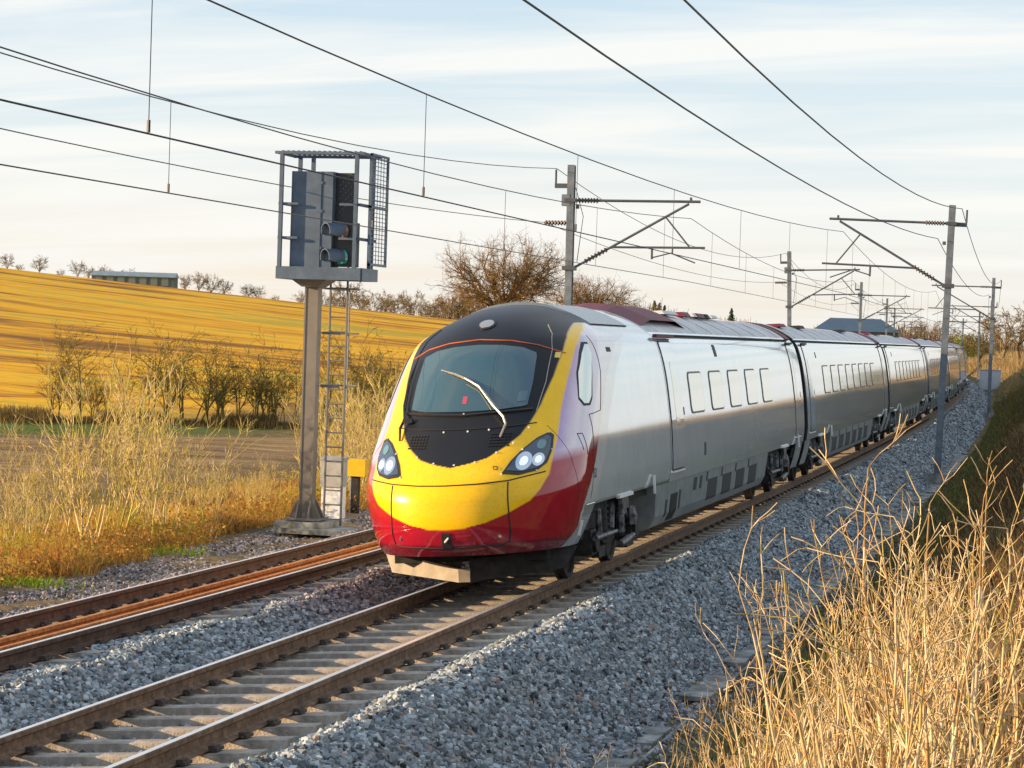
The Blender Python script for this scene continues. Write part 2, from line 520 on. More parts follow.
# finer gravel and spilled stones on the cess paths
def cess(s0, s1, o0, o1, dens, seed, sz):
    rs = np.random.default_rng(seed)
    n = int((s1 - s0) * (o1 - o0) * dens)
    o, s_ = rs.uniform(o0, o1, n), rs.uniform(s0, s1, n)
    X = cx(s_) + o; Y = s_ + K * s_ * o
    Z = np.maximum(terrain(X, Y), ballast_z(o) - (o > 3.05) * 9 - (o < -5.9) * 9)
    return np.stack([X, Y, Z + .005], -1), rs.uniform(*sz, n)
PL, SLc = cess(24, 62, -7.3, -5.3, 230, 11, (.02, .055))
PR, SRc = cess(14, 60, 2.7, 3.75, 200, 12, (.02, .065))
PC = np.concatenate([PL, PR])
scatter('cess_gravel', 'fine brown gravel and spilled stones on the paths beside the tracks', PC, np.concatenate([SLc, SRc]), 15, None, np.concatenate([np.full(len(PL), .8), np.full(len(PR), .5)]) * rng.uniform(.4, 1, len(PC)))

# ------------------------------------------------------------------ tracks
M_rail = mat('rail_rust', (.13, .075, .042), .75, 0, .35, 9, .25, col2=(.19, .115, .068))
M_rail_d = mat('rail_rust_dark', (.055, .028, .018), .75, 0, .35, 9, .25, col2=(.10, .05, .03))
M_shine = mat('rail_polished', (.78, .76, .74), .36, .8, .12, 3)
M_sleep = mat('sleeper_concrete', (.25, .215, .175), .9, 0, .18, 5, .5, col2=(.40, .345, .285), bscale=60)
M_clip = mat('clip_iron', (.065, .048, .038), .7, .2, .3, 30)
M_spare = mat('spare_rail_rust', (.34, .12, .03), .85, 0, .3, 14, .3, col2=(.46, .19, .05))
RP = [(-.036, -.006), (-.028, 0), (.028, 0), (.036, -.006), (.036, -.040), (.010, -.055), (.009, -.125), (.025, -.138), (.072, -.148), (.072, -.159), (-.072, -.159), (-.072, -.148), (-.025, -.138), (-.009, -.125), (-.010, -.055), (-.036, -.040)]
def sweep(poly, st, off, zoff, tilt, name, m, parent, smooth=False):
    V, F = [], []
    n = len(poly)
    c, s_ = math.cos(tilt), math.sin(tilt)
    for s in st:
        for u, v in poly:
            V.append(at(off + u * c - v * s_, s, zoff + v * c + u * s_))
    k = len(st)
    F = [(i * n + j, (i + 1) * n + j, (i + 1) * n + (j + 1) % n, i * n + (j + 1) % n) for i in range(k - 1) for j in range(n)]
    F += [tuple(range(n)), tuple(range((k - 1) * n, k * n))[::-1]]
    return obj(name, raw_mesh(name, V, F, m, smooth), parent)
RST = list(np.arange(-10, 120, 1.5)) + list(np.arange(120, 421, 6.0))
def sleeper_mesh():
    mb = MB()
    h, w0, w1 = .19, .27, .21
    xs = [-1.25, -.95, -.55, .55, .95, 1.25]
    dz = [0, 0, -.02, -.02, 0, 0]
    V, F = [], []
    for x, d in zip(xs, dz):
        V += [(x, -w0 / 2, -h), (x, w0 / 2, -h), (x, w1 / 2, d), (x, -w1 / 2, d)]
    for i in range(len(xs) - 1):
        for j in range(4):
            F.append((i * 4 + j, (i + 1) * 4 + j, (i + 1) * 4 + (j + 1) % 4, i * 4 + (j + 1) % 4))
    F += [(0, 1, 2, 3), (23, 22, 21, 20)]
    return raw_mesh('sleeper', V, [f[::-1] for f in F], M_sleep)
sleeper_me = sleeper_mesh()
def track(off, label, n0, n1):
    tr = thing('railway_track', label, 'track', (0, 0, 0), group='two running lines of the railway')
    for sg in (-1, 1):
        ro = off + sg * .7525 * math.cos(CANT); rz_ = sg * .7525 * math.sin(CANT)
        r_ = sweep(RP, RST, ro, rz_, CANT, 'rail', M_rail if off == 0 else M_rail_d, tr)
        sweep([(-.029, .0005), (.029, .0005), (.029, .003), (-.029, .003)], RST, ro, rz_, CANT, 'running_surface', M_shine, r_)
    clips = MB()
    for k in range(n0, n1):
        s = k * .65 + .15
        o = obj('sleeper', sleeper_me, tr)
        p = at(off, s)
        th = -math.atan(K * min(s, 420)) * -1
        Mx = Matrix.Rotation(th, 3, 'Z') @ Matrix.Rotation(-CANT, 3, 'Y')
        c_ = Mx @ Vector((0, 0, -.163))
        o.location = p + c_ + Vector((0, 0, rnd.uniform(-.006, .004)))
        o.rotation_euler = (Mx @ Matrix.Rotation(rnd.uniform(-.012, .012), 3, 'Z')).to_euler()
        if s < 110:
            for sg in (-1, 1):
                for e_ in (-1, 1):
                    q = p + Mx @ Vector((sg * .7525 + e_ * .098, 0, -.135))
                    clips.box(q, (.055, .10, .034), Mx)
                    clips.box(p + Mx @ Vector((sg * .7525 + e_ * .125, .02, -.15)), (.035, .15, .025), Mx)
    c_o = clips.build('rail_clips', M_clip, tr)
    tag(c_o, kind='stuff')
    return tr
track(0, 'nearer curved track of brown rails on concrete sleepers under the train', 22, 300)
track(-SPC, 'farther curved track between the signal post and the train', 28, 300)
# two loose rusty rails lying in the middle of the far track
for off, s1, lab in ((-SPC + .02, 36.0, 'loose rusty rail lying between the far track rails, farther one'), (-SPC + .30, 35.2, 'loose rusty rail lying between the far track rails, nearer one')):
    o = sweep(RP, list(np.arange(8, s1, 1.5)) + [s1], off, -.035, CANT, 'spare_rail', M_spare, None)
    tag(o, lab, 'rail', 'loose rails in the four foot')
# concrete cable trough along the right cess: single lids
M_conc = mat('trough_concrete', (.11, .115, .10), .9, 0, .3, 2.2, .5, col2=(.30, .30, .285), bscale=40)
tro = thing('cable_trough', 'concrete cable trough with lids along the foot of the near ballast', 'trough')
sweep([(-.17, -.16), (-.17, 0), (-.14, 0), (-.14, -.12), (.14, -.12), (.14, 0), (.17, 0), (.17, -.16)], list(np.arange(6, 100, 3.0)), 3.08, -.80, 0, 'channel', M_conc, tro)
lid = MB().box((0, 0, 0), (.36, .97, .05)).mesh('lid', M_conc)
for k in range(10, 92):
    s = k * 1.0 + .3
    if rnd.random() < .16: continue
    o = obj('lid', lid, tro)
    o.scale = (rnd.uniform(.75, 1.0), 1, 1)
    o.location = at(3.08 + rnd.uniform(-.03, .03), s, -.79 + rnd.uniform(-.02, .015))
    o.rotation_euler = (rnd.uniform(-.012, .012), rnd.uniform(-.06, .06), math.atan(K * s) + rnd.uniform(-.035, .035))

# ------------------------------------------------------------------ train
def pch(T):
    x = np.array([a for a, b in T], float); y = np.array([b for a, b in T], float); h = np.diff(x); d = np.diff(y) / h
    m = np.zeros_like(y)
    for i in range(1, len(x) - 1):
        if d[i - 1] * d[i] > 0:
            w1 = 2 * h[i] + h[i - 1]; w2 = h[i] + 2 * h[i - 1]; m[i] = (w1 + w2) / (w1 / d[i - 1] + w2 / d[i])
    m[0] = d[0]; m[-1] = d[-1]
    def f(q):
        q = np.clip(np.asarray(q, float), x[0], x[-1]); i = np.clip(np.searchsorted(x, q) - 1, 0, len(x) - 2)
        t = (q - x[i]) / h[i]
        return (2 * t ** 3 - 3 * t ** 2 + 1) * y[i] + (t ** 3 - 2 * t ** 2 + t) * h[i] * m[i] + (-2 * t ** 3 + 3 * t ** 2) * y[i + 1] + (t ** 3 - t ** 2) * h[i] * m[i + 1]
    return f
# nose centre-line profile, body half width by height, length of the plan rounding by height
NYF = pch([(.40, .75), (.5, .55), (.65, .42), (.9, .36), (1.15, .38), (1.35, .46), (1.55, .70), (1.8, 1.02), (2.1, 1.38), (2.4, 1.68), (2.7, 1.98), (3.0, 2.32), (3.2, 2.66), (3.35, 3.05), (3.45, 3.5), (3.52, 4.1), (3.56, 5.0)])
HW = pch([(.40, 1.14), (.65, 1.23), (.95, 1.31), (1.3, 1.362), (1.7, 1.365), (2.1, 1.345), (2.5, 1.31), (2.9, 1.235), (3.05, 1.175), (3.15, 1.08), (3.25, .95), (3.35, .78), (3.45, .56), (3.52, .34), (3.56, 0)])
NL = pch([(.4, 1.45), (.9, 1.55), (1.4, 1.5), (1.7, 1.35), (2.0, 1.35), (2.6, 1.45), (3.0, 1.55), (3.3, 1.6), (3.56, .6)])
NM, NN = 2.3, 1.75
def nose_y(x, z):
    xi = np.clip(np.abs(x) / np.maximum(HW(z), 1e-3), 0, .99999)
    return NYF(z) + NL(z) * (1 - (1 - xi ** NM) ** (1 / NN))
def nose_n(x, z):
    e = .004
    a = (nose_y(x + e, z) - nose_y(x - e, z)) / (2 * e)
    c = (nose_y(x, z + e) - nose_y(x, z - e)) / (2 * e)
    n = np.stack([a, -np.ones_like(a), c], -1)
    return n / np.linalg.norm(n, axis=-1, keepdims=True)

M_body = mat('train_livery', (.6, .6, .6), .13, 0, .07, 2.6, attr='livery', attr_alpha_metal=True, coat=.6)
_t = M_body.node_tree
_g = _t.nodes.new('ShaderNodeAttribute'); _g.attribute_name = 'gloss'
_m1 = _t.nodes.new('ShaderNodeMapRange'); _m1.inputs['To Min'].default_value = .38; _m1.inputs['To Max'].default_value = .10
_m2 = _t.nodes.new('ShaderNodeMapRange'); _m2.inputs['To Min'].default_value = 0; _m2.inputs['To Max'].default_value = .6
_m3 = _t.nodes.new('ShaderNodeMapRange'); _m3.inputs['To Min'].default_value = .18; _m3.inputs['To Max'].default_value = .5
for _m, _i in ((_m1, 'Roughness'), (_m2, 'Coat Weight'), (_m3, 'Specular IOR Level')):
    _t.links.new(_g.outputs['Fac'], _m.inputs['Value']); _t.links.new(_m.outputs[0], _t.nodes['Principled BSDF'].inputs[_i])
M_silver = mat('train_silver_paint', (.84, .93, .98), .06, .30, .05, 1.6, coat=.6)
M_roof = mat('train_roof_grey', (.50, .50, .50), .55, 0, .15, 2.5, col2=(.58, .57, .56))
M_roofb = mat('train_roof_dark_red', (.13, .008, .02), .6, 0, .15, 4)
M_seam = mat('train_seam_black', (.012, .012, .014), .6)
M_gask = mat('window_gasket', (.10, .105, .11), .5)
M_glass = mat('train_window_film', (.80, .84, .76), .07, .50, coat=.5)
M_wind = mat('windscreen_glass', (.030, .075, .095), .05, 0, spec=.6, coat=1.0)
M_under = mat('underframe_dark', (.008, .008, .009), .75, .1, .5, 7, col2=(.022, .021, .020))
M_bogie = mat('bogie_steel', (.010, .010, .011), .6, .1, .5, 8, col2=(.030, .029, .028))
M_bogl = mat('bogie_grey_parts', (.03, .031, .033), .5, .3, .5, 10, col2=(.17, .175, .18))
M_wheel = mat('wheel_steel', (.06, .05, .045), .55, .5, .3, 8)
M_skirt = mat('skirt_grey_paint', (.27, .30, .31), .4, .1, .12, 3, col2=(.33, .355, .36), coat=.15)
M_grill = mat('grille_dark', (.05, .055, .06), .6, .2)
M_white = mat('white_plate', (.75, .75, .73), .5)
M_black = mat('nose_black_rubber', (.015, .015, .017), .5)
M_wiper = mat('wiper_metal', (.42, .38, .32), .45, .5, .2, 20)
M_defl = mat('deflector_sunlit', (.23, .195, .15), .65, .1, .3, 5)
M_lamp = mat('lamp_glass', (.9, .9, .88), .05, 0, emit=(1.0, .93, .82), estr=1.0)
M_lampd = mat('lamp_reflector', (.65, .70, .78), .12, .9)
M_hglass = mat('headlamp_housing', (.03, .05, .08), .08, .2, coat=1.0)
M_yel = mat('yellow_panel', (.85, .55, .01), .25, 0, .06, 2, coat=.5)

def livery(x, y, z):
    """paint of the leading car by place on the body: rgb + metallic"""
    ax = np.abs(x)
    n = len(x)
    C = np.tile(np.array([.84, .93, .98, .30]), (n, 1))
    def put(mask, col, met=0.0):
        w = np.clip(mask, 0, 1)[:, None]
        C[:] = C * (1 - w) + np.array([*col, met]) * w
    soft = lambda d, w=.022: np.clip(d / w + .5, 0, 1)          # d > 0 inside
    # upper cab side: pale lilac fading to silver along the body under the gutter
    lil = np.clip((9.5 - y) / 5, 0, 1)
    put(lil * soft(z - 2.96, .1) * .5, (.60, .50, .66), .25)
    # white arch band and the coloured cab ahead of it
    ya = np.interp(z, [.9, 1.17, 1.51, 1.99, 2.62, 2.99, 3.09, 3.3, 3.56], [1.85, 2.10, 2.55, 3.0, 3.9, 4.9, 5.9, 6.2, 6.2])
    put(soft(ya + .55 - y), (.78, .80, .80), .1)
    sky_refl = np.clip((z - np.interp(y, [.8, 3], [1.50, 1.70])) / .12, 0, 1)  # sky reflection painted into the red cab side, pale above a rising line
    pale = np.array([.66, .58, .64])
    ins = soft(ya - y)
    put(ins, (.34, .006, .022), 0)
    put(ins * sky_refl, pale, .2)
    # purple shade just behind the yellow
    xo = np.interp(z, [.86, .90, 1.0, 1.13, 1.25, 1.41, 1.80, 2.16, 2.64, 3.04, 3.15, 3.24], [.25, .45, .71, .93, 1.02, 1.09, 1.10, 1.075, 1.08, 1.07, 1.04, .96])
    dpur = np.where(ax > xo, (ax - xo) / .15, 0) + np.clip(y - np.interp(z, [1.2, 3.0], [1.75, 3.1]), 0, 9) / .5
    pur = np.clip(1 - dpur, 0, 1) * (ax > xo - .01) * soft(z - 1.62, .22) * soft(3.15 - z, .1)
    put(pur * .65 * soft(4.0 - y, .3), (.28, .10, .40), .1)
    # yellow front
    put(soft(xo - ax, .02) * soft(4.1 - y, .02) * soft(z - np.interp(ax, [0, .2, .4, .7, .95, 1.1, 1.4], [.835, .845, .872, 1.0, 1.14, 1.35, 1.4]), .022), (.90, .52, .0), 0)
    # deeper red below the hatch line
    put(soft(.66 - z, .03) * soft(ins - .5, .2), (.16, .004, .014), 0)
    # black dome and windscreen surround
    xb = np.interp(z, [1.50, 1.55, 1.575, 1.60, 1.64, 1.75, 1.89, 2.05, 2.23, 2.58, 2.89, 3.05, 3.22, 3.27, 3.35, 3.45, 3.56], [-.15, .04, .17, .28, .41, .57, .72, .80, .865, .94, .97, .96, .91, .88, .78, .6, .6])
    put(soft(xb - ax, .02) * soft(4.35 - y, .02), (.015, .016, .020), 0)
    put(soft(z - 3.24, .02) * soft(4.35 - y, .02), (.015, .016, .020), 0)
    # roof
    put(soft(z - 3.12, .02) * soft(y - 4.35, .02), (.55, .55, .55), 0)
    # road grime: brown film low down, fine specks on the front
    g = np.random.default_rng(3).random(n)
    put(np.clip((1.05 - z) / .55, 0, 1) * .22 * (.5 + .5 * np.sin(y * 7 + x * 5) * np.sin(z * 9 + x * 3)), (.10, .075, .055), 0)
    C[:, :3] *= (1 - .22 * g ** 9 * np.clip((3 - y) / 2, 0, 1))[:, None]
    # grey lower corner behind the red
    put(soft(y - np.interp(z, [.38, .55, .8, 1.0], [1.25, 1.55, 1.9, 2.0])) * soft(1.0 - z), (.33, .36, .37), .1)
    return C

def nose_mesh():
    q = np.linspace(0, 1, 300)
    zs = np.where(q < .72, .52 + (3.2 - .52) * q / .72, 3.2 + .3598 * (1 - (1 - (q - .72) / .28) ** 2))
    ph = np.linspace(-1, 1, 301) * math.pi / 2
    YE = 8.0
    t_ = np.linspace(0, 1, 150)[1:]
    rows = []
    for z in zs:
        w = float(HW(z)); yf0 = float(NYF(z)); l = float(NL(z))
        xi = np.sin(ph)
        y = yf0 + l * (1 - np.maximum(1 - np.abs(xi) ** NM, 0) ** (1 / NN))
        ys = yf0 + l
        yb = ys + (YE - ys) * t_
        X = np.concatenate([np.full(len(t_), -w), xi * w, np.full(len(t_), w)])
        Y = np.concatenate([yb[::-1], y, yb])
        rows.append(np.stack([X, Y, np.full(len(X), z)], -1))
    V = np.array(rows)
    nr, nc = V.shape[:2]
    idx = np.arange(nr * nc).reshape(nr, nc)
    F = np.stack([idx[:-1, :-1], idx[:-1, 1:], idx[1:, 1:], idx[1:, :-1]], -1).reshape(-1, 4)
    V = V.reshape(-1, 3)
    c = V[F].mean(1)
    lim = np.interp(c[:, 2], [.38, .55, .97], [2.05, 2.15, 2.62])
    F = F[~((c[:, 2] < .97) & (c[:, 1] > lim))]
    me = raw_mesh('nose_shell', V, F, M_body, True)
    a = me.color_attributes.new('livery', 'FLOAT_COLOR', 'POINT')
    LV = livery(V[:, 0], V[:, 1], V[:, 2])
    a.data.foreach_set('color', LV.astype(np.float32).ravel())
    g_ = me.attributes.new('gloss', 'FLOAT', 'POINT')
    g_.data.foreach_set('value', np.clip((LV[:, :3].max(1) - .03) / .08, 0, 1) * np.where((LV[:, 0] > .5) & (LV[:, 2] < .1), .35, 1).astype(np.float32))
    return me

def patch_front(name, poly, m, parent, off=.006, n=26, fn=None):
    """a sheet with thickness that follows the nose over a polygon in front view (x, z)"""
    poly = np.array(poly, float)
    c = poly.mean(0)
    # resample the outline, then rings from centre to outline
    d = np.linalg.norm(np.roll(poly, -1, 0) - poly, axis=1)
    cum = np.concatenate([[0], np.cumsum(d)])
    k = 72
    tt = np.linspace(0, cum[-1], k, endpoint=False)
    pc = np.vstack([poly, poly[:1]])
    out = np.stack([np.interp(tt, cum, pc[:, 0]), np.interp(tt, cum, pc[:, 1])], -1)
    rings = 8
    P = [c[None]]
    for r_ in range(1, rings + 1):
        P.append(c + (out - c) * r_ / rings)
    P = np.vstack(P)
    def lift(Q, o_):
        y = nose_y(Q[:, 0], Q[:, 1])
        B = np.stack([Q[:, 0], y, Q[:, 1]], -1)
        return B + nose_n(Q[:, 0], Q[:, 1]) * o_
    V = lift(P, off)
    F = [(0, 1 + j, 1 + (j + 1) % k) for j in range(k)]
    for r_ in range(rings - 1):
        a = 1 + r_ * k
        F += [(a + j, a + k + j, a + k + (j + 1) % k, a + (j + 1) % k) for j in range(k)]
    base = len(V)
    E = lift(out, -.01)
    V = np.vstack([V, E])
    a = 1 + (rings - 1) * k
    F += [(a + j, base + j, base + (j + 1) % k, a + (j + 1) % k) for j in range(k)]
    me = raw_mesh(name, V, F, m, True)
    me.set_sharp_from_angle(angle=R(40))
    return obj(name, me, parent)

def strip_front(name, line, w, m, parent, off=.004, closed=False):
    """thin raised line on the nose along a polyline in front view"""
    line = [np.array(q, float) for q in line]
    if closed: line = line + [line[0]]
    L_ = []
    for a, c in zip(line[:-1], line[1:]):
        k = max(2, int(np.linalg.norm(c - a) / .04))
        L_ += [a + (c - a) * i / k for i in range(k)]
    L_.append(line[-1])
    Q = np.array(L_)
    y = nose_y(Q[:, 0], Q[:, 1])
    P = np.stack([Q[:, 0], y, Q[:, 1]], -1) + nose_n(Q[:, 0], Q[:, 1]) * off
    mb = MB().tube([tuple(v) for v in P], w, 5)
    return mb.build(name, m, parent, True)

def patch_side(y0, y1, z0, z1, off, rad=.0, nz_=14, sgn=1, sk=0.0):
    """sheet with thickness that follows the body side; corners cut by radius; sk slants it"""
    zs = np.unique(np.concatenate([np.linspace(z0, z1, nz_), z0 + rad * np.array([0, .1, .3, .6, 1]), z1 - rad * np.array([0, .1, .3, .6, 1])])) if rad else np.linspace(z0, z1, nz_)
    V, F = [], []
    for z in zs:
        c = 0.0
        if rad:
            dz = max(z0 + rad - z, z - (z1 - rad), 0)
            c = rad - math.sqrt(max(rad * rad - dz * dz, 0))
        x = float(HW(z))
        sh = sk * (z - z0)
        V += [(sgn * (x + off), y0 + c + sh, z), (sgn * (x + off), y1 - c + sh, z), (sgn * (x - .02), y0 + c + sh, z), (sgn * (x - .02), y1 - c + sh, z)]
    for i in range(len(zs) - 1):
        a, b_ = i * 4, i * 4 + 4
        F += [(a, a + 1, b_ + 1, b_), (a, b_, b_ + 2, a + 2), (a + 1, a + 3, b_ + 3, b_ + 1)]
    e_ = (len(zs) - 1) * 4
    F += [(0, 2, 3, 1), (e_, e_ + 1, e_ + 3, e_ + 2)]
    if sgn > 0: F = [f[::-1] for f in F]
    return V, F
def side_panel(name, y0, y1, z0, z1, m, parent, off=.006, rad=.05, sgn=1, frame=None, fm=None, sk=0.0):
    V, F = patch_side(y0, y1, z0, z1, off, rad, sgn=sgn, sk=sk)
    o = obj(name, raw_mesh(name, V, F, m, False), parent)
    if frame:
        V, F = patch_side(y0 - frame, y1 + frame, z0 - frame, z1 + frame, off - .004, rad + frame, sgn=sgn, sk=sk)
        obj(fm or 'gasket', raw_mesh('gasket', V, F, M_gask if name == 'window' else M_seam), o)
    return o

def body_mesh(name, y0, y1, m):
    """car body: side and roof section swept from y0 to y1, open end caps closed"""
    zs = np.concatenate([np.linspace(.95, 3.1, 30), 3.1 + .4599 * (1 - (1 - np.linspace(0, 1, 16)[1:]) ** 2)])
    sec = [(float(HW(z)), z) for z in zs]
    sec = sec + [(-x, z) for x, z in sec[::-1][1:]]
    ys = [y0, y0 + .03, y1 - .03, y1]
    sc_ = [.985, 1, 1, .985]
    V, F = [], []
    for y, s_ in zip(ys, sc_):
        V += [(x * s_, y, 2 + (z - 2) * s_) for x, z in sec]
    n = len(sec)
    for i in range(3):
        F += [(i * n + j, i * n + j + 1, (i + 1) * n + j + 1, (i + 1) * n + j) for j in range(n - 1)]
        F.append((i * n + n - 1, i * n, (i + 1) * n, (i + 1) * n + n - 1))
    F += [tuple(range(n))[::-1], tuple(range(3 * n, 4 * n))]
    me = raw_mesh(name, V, [f[::-1] for f in F], m)
    me.materials.append(M_roof)
    me.materials.append(M_seam)
    for p_ in me.polygons:
        if p_.center.z > 3.13: p_.material_index = 1
        if len(p_.vertices) > 4 or p_.center.y < y0 + .028 and name == 'body' or p_.center.y > y1 - .028: p_.material_index = 2
    me.polygons.foreach_set('use_smooth', np.array([len(p_.vertices) == 4 for p_ in me.polygons]))
    me.set_sharp_from_angle(angle=R(30))
    return me

def make_bogie():
    """returns (part meshes) for one bogie centred on y = 0"""
    fr = MB()
    for sg in (-1, 1):
        x = sg * 1.0
        fr.prism([(-1.75, .50), (-1.2, .62), (-.7, .58), (-.35, .36), (.35, .36), (.7, .58), (1.2, .62), (1.75, .50), (1.75, .66), (1.1, .80), (-1.1, .80), (-1.75, .66)], 0, x - .07, x + .07)
        for ya in (-1.35, 1.35):
            fr.box((sg * 1.02, ya, .45), (.26, .34, .32))
            fr.tube([(sg * .98, ya, .45), (sg * 1.20, ya, .45)], .13, 12)
        for ya in (-.55, .55):
            fr.tube([(sg * 1.06, ya, .42), (sg * 1.06, ya, .92)], .115, 10)
            for k in range(6): fr.tube([(sg * 1.06, ya, .45 + k * .08), (sg * 1.06, ya, .475 + k * .08)], .135, 10)
        fr.box((sg * 1.12, .95, .30), (.10, .50, .16)); fr.box((sg * 1.12, -.95, .30), (.10, .42, .14))
    fr.box((0, 0, .55), (1.9, .5, .22))
    fr.box((0, .75, .50), (1.5, .5, .35)); fr.box((0, -.75, .50), (1.5, .5, .35))
    gp = []
    for sg in (-1, 1):
        for nm, (p0, p1, r_) in (('yaw_damper', ((1.20, -1.5, .50), (1.20, -.1, .50), .036)), ('traction_link', ((1.18, .20, .30), (1.18, 1.15, .36), .05)), ('damper', ((1.16, .35, .45), (1.16, .42, .95), .06)), ('damper', ((1.16, -.30, .55), (1.16, -.12, .95), .05)), ('damper', ((1.15, -1.02, .45), (1.15, -.98, .85), .045)), ('bracket_block', ((1.17, .0, .86), (1.17, .25, .86), .09)), ('bracket_block', ((1.15, 1.2, .50), (1.15, 1.2, .76), .09))):
            gp.append((nm, MB().tube([(sg * p0[0], p0[1], p0[2]), (sg * (p0[0] + p1[0]) / 2, (p0[1] + p1[1]) / 2, (p0[2] + p1[2]) / 2), (sg * p1[0], p1[1], p1[2])], [r_, r_, r_ * .7], 8).mesh(nm, M_bogl)))
    wh = MB()
    def lathe(prof, x0, sg, n=28):
        V = [(x0 + sg * a, math.cos(2 * math.pi * j / n) * r_, math.sin(2 * math.pi * j / n) * r_) for a, r_ in prof for j in range(n)]
        F = [(i * n + j, i * n + (j + 1) % n, (i + 1) * n + (j + 1) % n, (i + 1) * n + j) for i in range(len(prof) - 1) for j in range(n)]
        wh.add(V, F + [tuple(range(n)), tuple(range((len(prof) - 1) * n, len(prof) * n))])
    for sg in (-1, 1):
        lathe([(-.07, .12), (-.07, .40), (-.065, .455), (-.035, .455), (-.03, .43), (.065, .425), (.065, .36), (.03, .34), (.025, .16), (.07, .15)], sg * .7525, sg)
    wh.tube([(-.85, 0, 0), (.85, 0, 0)], .085, 10)
    return fr.mesh('bogie_frame', M_bogie), gp, wh.mesh('wheelset', M_wheel, True)
BOG = make_bogie()
def add_bogie(car, y):
    bo_ = obj('bogie', BOG[0], car, (0, y, 0))
    for nm, me in BOG[1]: obj(nm, me, bo_)
    for ya in (-1.35, 1.35):
        w = obj('wheelset', BOG[2], bo_, (0, ya, .428))
    return bo_
def place_car(car, s_front, ya, yb):
    a, b_ = at(0, s_front + ya), at(0, s_front + yb)
    d = (b_ - a).normalized()
    xh = Vector((d.y, -d.x, 0))
    xa = xh * math.cos(CANT) + Vector((0, 0, math.sin(CANT)))
    za2 = xa.cross(d)
    o_ = a - d * ya
    car.matrix_world = Matrix(((xa.x, d.x, za2.x, o_.x), (xa.y, d.y, za2.y, o_.y), (xa.z, d.z, za2.z, o_.z), (0, 0, 0, 1)))

def skirt(car, y0, y1, grilles=4, extras=True):
    """equipment skirt between the bogies, tucked inwards, with dark grilles and hatches"""
    HS = lambda z: float(np.interp(z, [.30, .36, .5, .98], [1.02, 1.15, 1.23, 1.305]))
    zs = [.30, .36, .5, .7, .985]
    mb = MB()
    V, F = [], []
    sec = [(HS(z), z) for z in zs]; sec = sec + [(-x, z) for x, z in sec[::-1]]
    n = len(sec)
    for y, k in ((y0, 0), (y1, 0)):
        V += [(x, y + (.22 * (.985 - z) / .68) * (1 if y == y0 else -1) * (-1 if y == y0 else -1) * (-1), z) for x, z in sec]
    F = [(j, n + j, n + (j + 1) % n, (j + 1) % n) for j in range(n)] + [tuple(range(n))[::-1], tuple(range(n, 2 * n))]
    sk_ = obj('equipment_skirt', raw_mesh('equipment_skirt', V, [f[::-1] for f in F], M_skirt), car)
    def plate(nm, ya, yb, za, zb, m, off=.006, sgn=1):
        zz = [za, (za + zb) / 2, zb] if not (za < .5 < zb) else [za, .5, zb]
        P = []
        for z in zz: P += [(sgn * (HS(z) + off), ya, z), (sgn * (HS(z) + off), yb, z), (sgn * (HS(z) - .03), ya, z), (sgn * (HS(z) - .03), yb, z)]
        Fq = []
        for i in range(2):
            a, b_ = i * 4, i * 4 + 4
            Fq += [(a, a + 1, b_ + 1, b_), (a, b_, b_ + 2, a + 2), (a + 1, a + 3, b_ + 3, b_ + 1)]
        Fq += [(0, 2, 3, 1), (8, 9, 11, 10)]
        if sgn > 0: Fq = [f[::-1] for f in Fq]
        return obj(nm, raw_mesh(nm, P, Fq, m), sk_)
    for sgn in (1, -1):
        L_ = y1 - y0
        st = y0 + L_ * .40 if extras else y0 + .7
        w = (y1 - .9 - st) / grilles
        for k in range(grilles):
            plate('grille', st + k * w, st + k * w + w * .62, .46, .80, M_grill, sgn=sgn)
            plate('latch', st + k * w - .2, st + k * w - .08, .78, .93, M_grill, sgn=sgn)
        if extras:
            plate('step_recess', y0 + 1.35, y0 + 1.95, .37, .76, M_under, sgn=sgn)
            plate('latch', y0 + .95, y0 + 1.1, .45, .70, M_grill, sgn=sgn)
            plate('latch', y0 + 2.1, y0 + 2.25, .5, .78, M_grill, sgn=sgn)
            plate('hatch', y0 + 3.4, y0 + 3.7, .70, .90, M_grill, sgn=sgn)
            plate('hatch', y0 + 4.0, y0 + 4.2, .70, .90, M_grill, sgn=sgn)
        plate('seam', y0 + .02, y1 - .2, .955, .972, M_seam, .004, sgn=sgn)
    return sk_

def door(car, y0, w, sgn):
    d = side_panel('door', y0, y0 + w, 1.13, 3.0, M_silver, car, .014, .07, sgn, .024, 'door_seal')
    side_panel('door_window', y0 + w * .36, y0 + w * .66, 1.75, 2.72, M_glass, d, .018, .12, sgn)
    side_panel('step_plate', y0 + .02, y0 + w - .02, 1.075, 1.10, M_white, d, .03, 0, sgn)
    side_panel('door_button', y0 + w + .10, y0 + w + .15, 1.9, 2.02, M_seam, d, .008, .02, sgn)
    return d

def bracket(car, y, sgn):
    mb = MB()
    mb.box((sgn * 1.315, y, .965), (.05, .95, .045))
    b_ = mb.build('lifting_bracket', M_white, car)
    q = MB()
    q.box((sgn * 1.28, y + .05, .86), (.06, .42, .15)); q.box((sgn * 1.26, y + .05, .76), (.06, .30, .10))
    q.build('bracket_plate', M_bogl, b_)
    MB().box((sgn * 1.37, y + 1.9, 1.0), (.03, .045, .26)).build('grab_post', M_white, b_)

def car_common(car, y0, y1, b1, b2, fs0, fs1):
    """bogies, skirts, end panels and gangway shared by all cars"""
    for y in (b1, b2): add_bogie(car, y)
    uf = MB()
    uf.box((0, (y0 + y1) / 2, .90), (2.3, y1 - y0 - .4, .14))
    for y in (b1, b2): uf.box((0, y, .82), (1.9, 3.6, .12))
    uf.build('underframe', M_under, car)
    for sgn in (1, -1):
        for y in (b1, b2): bracket(car, y, sgn)

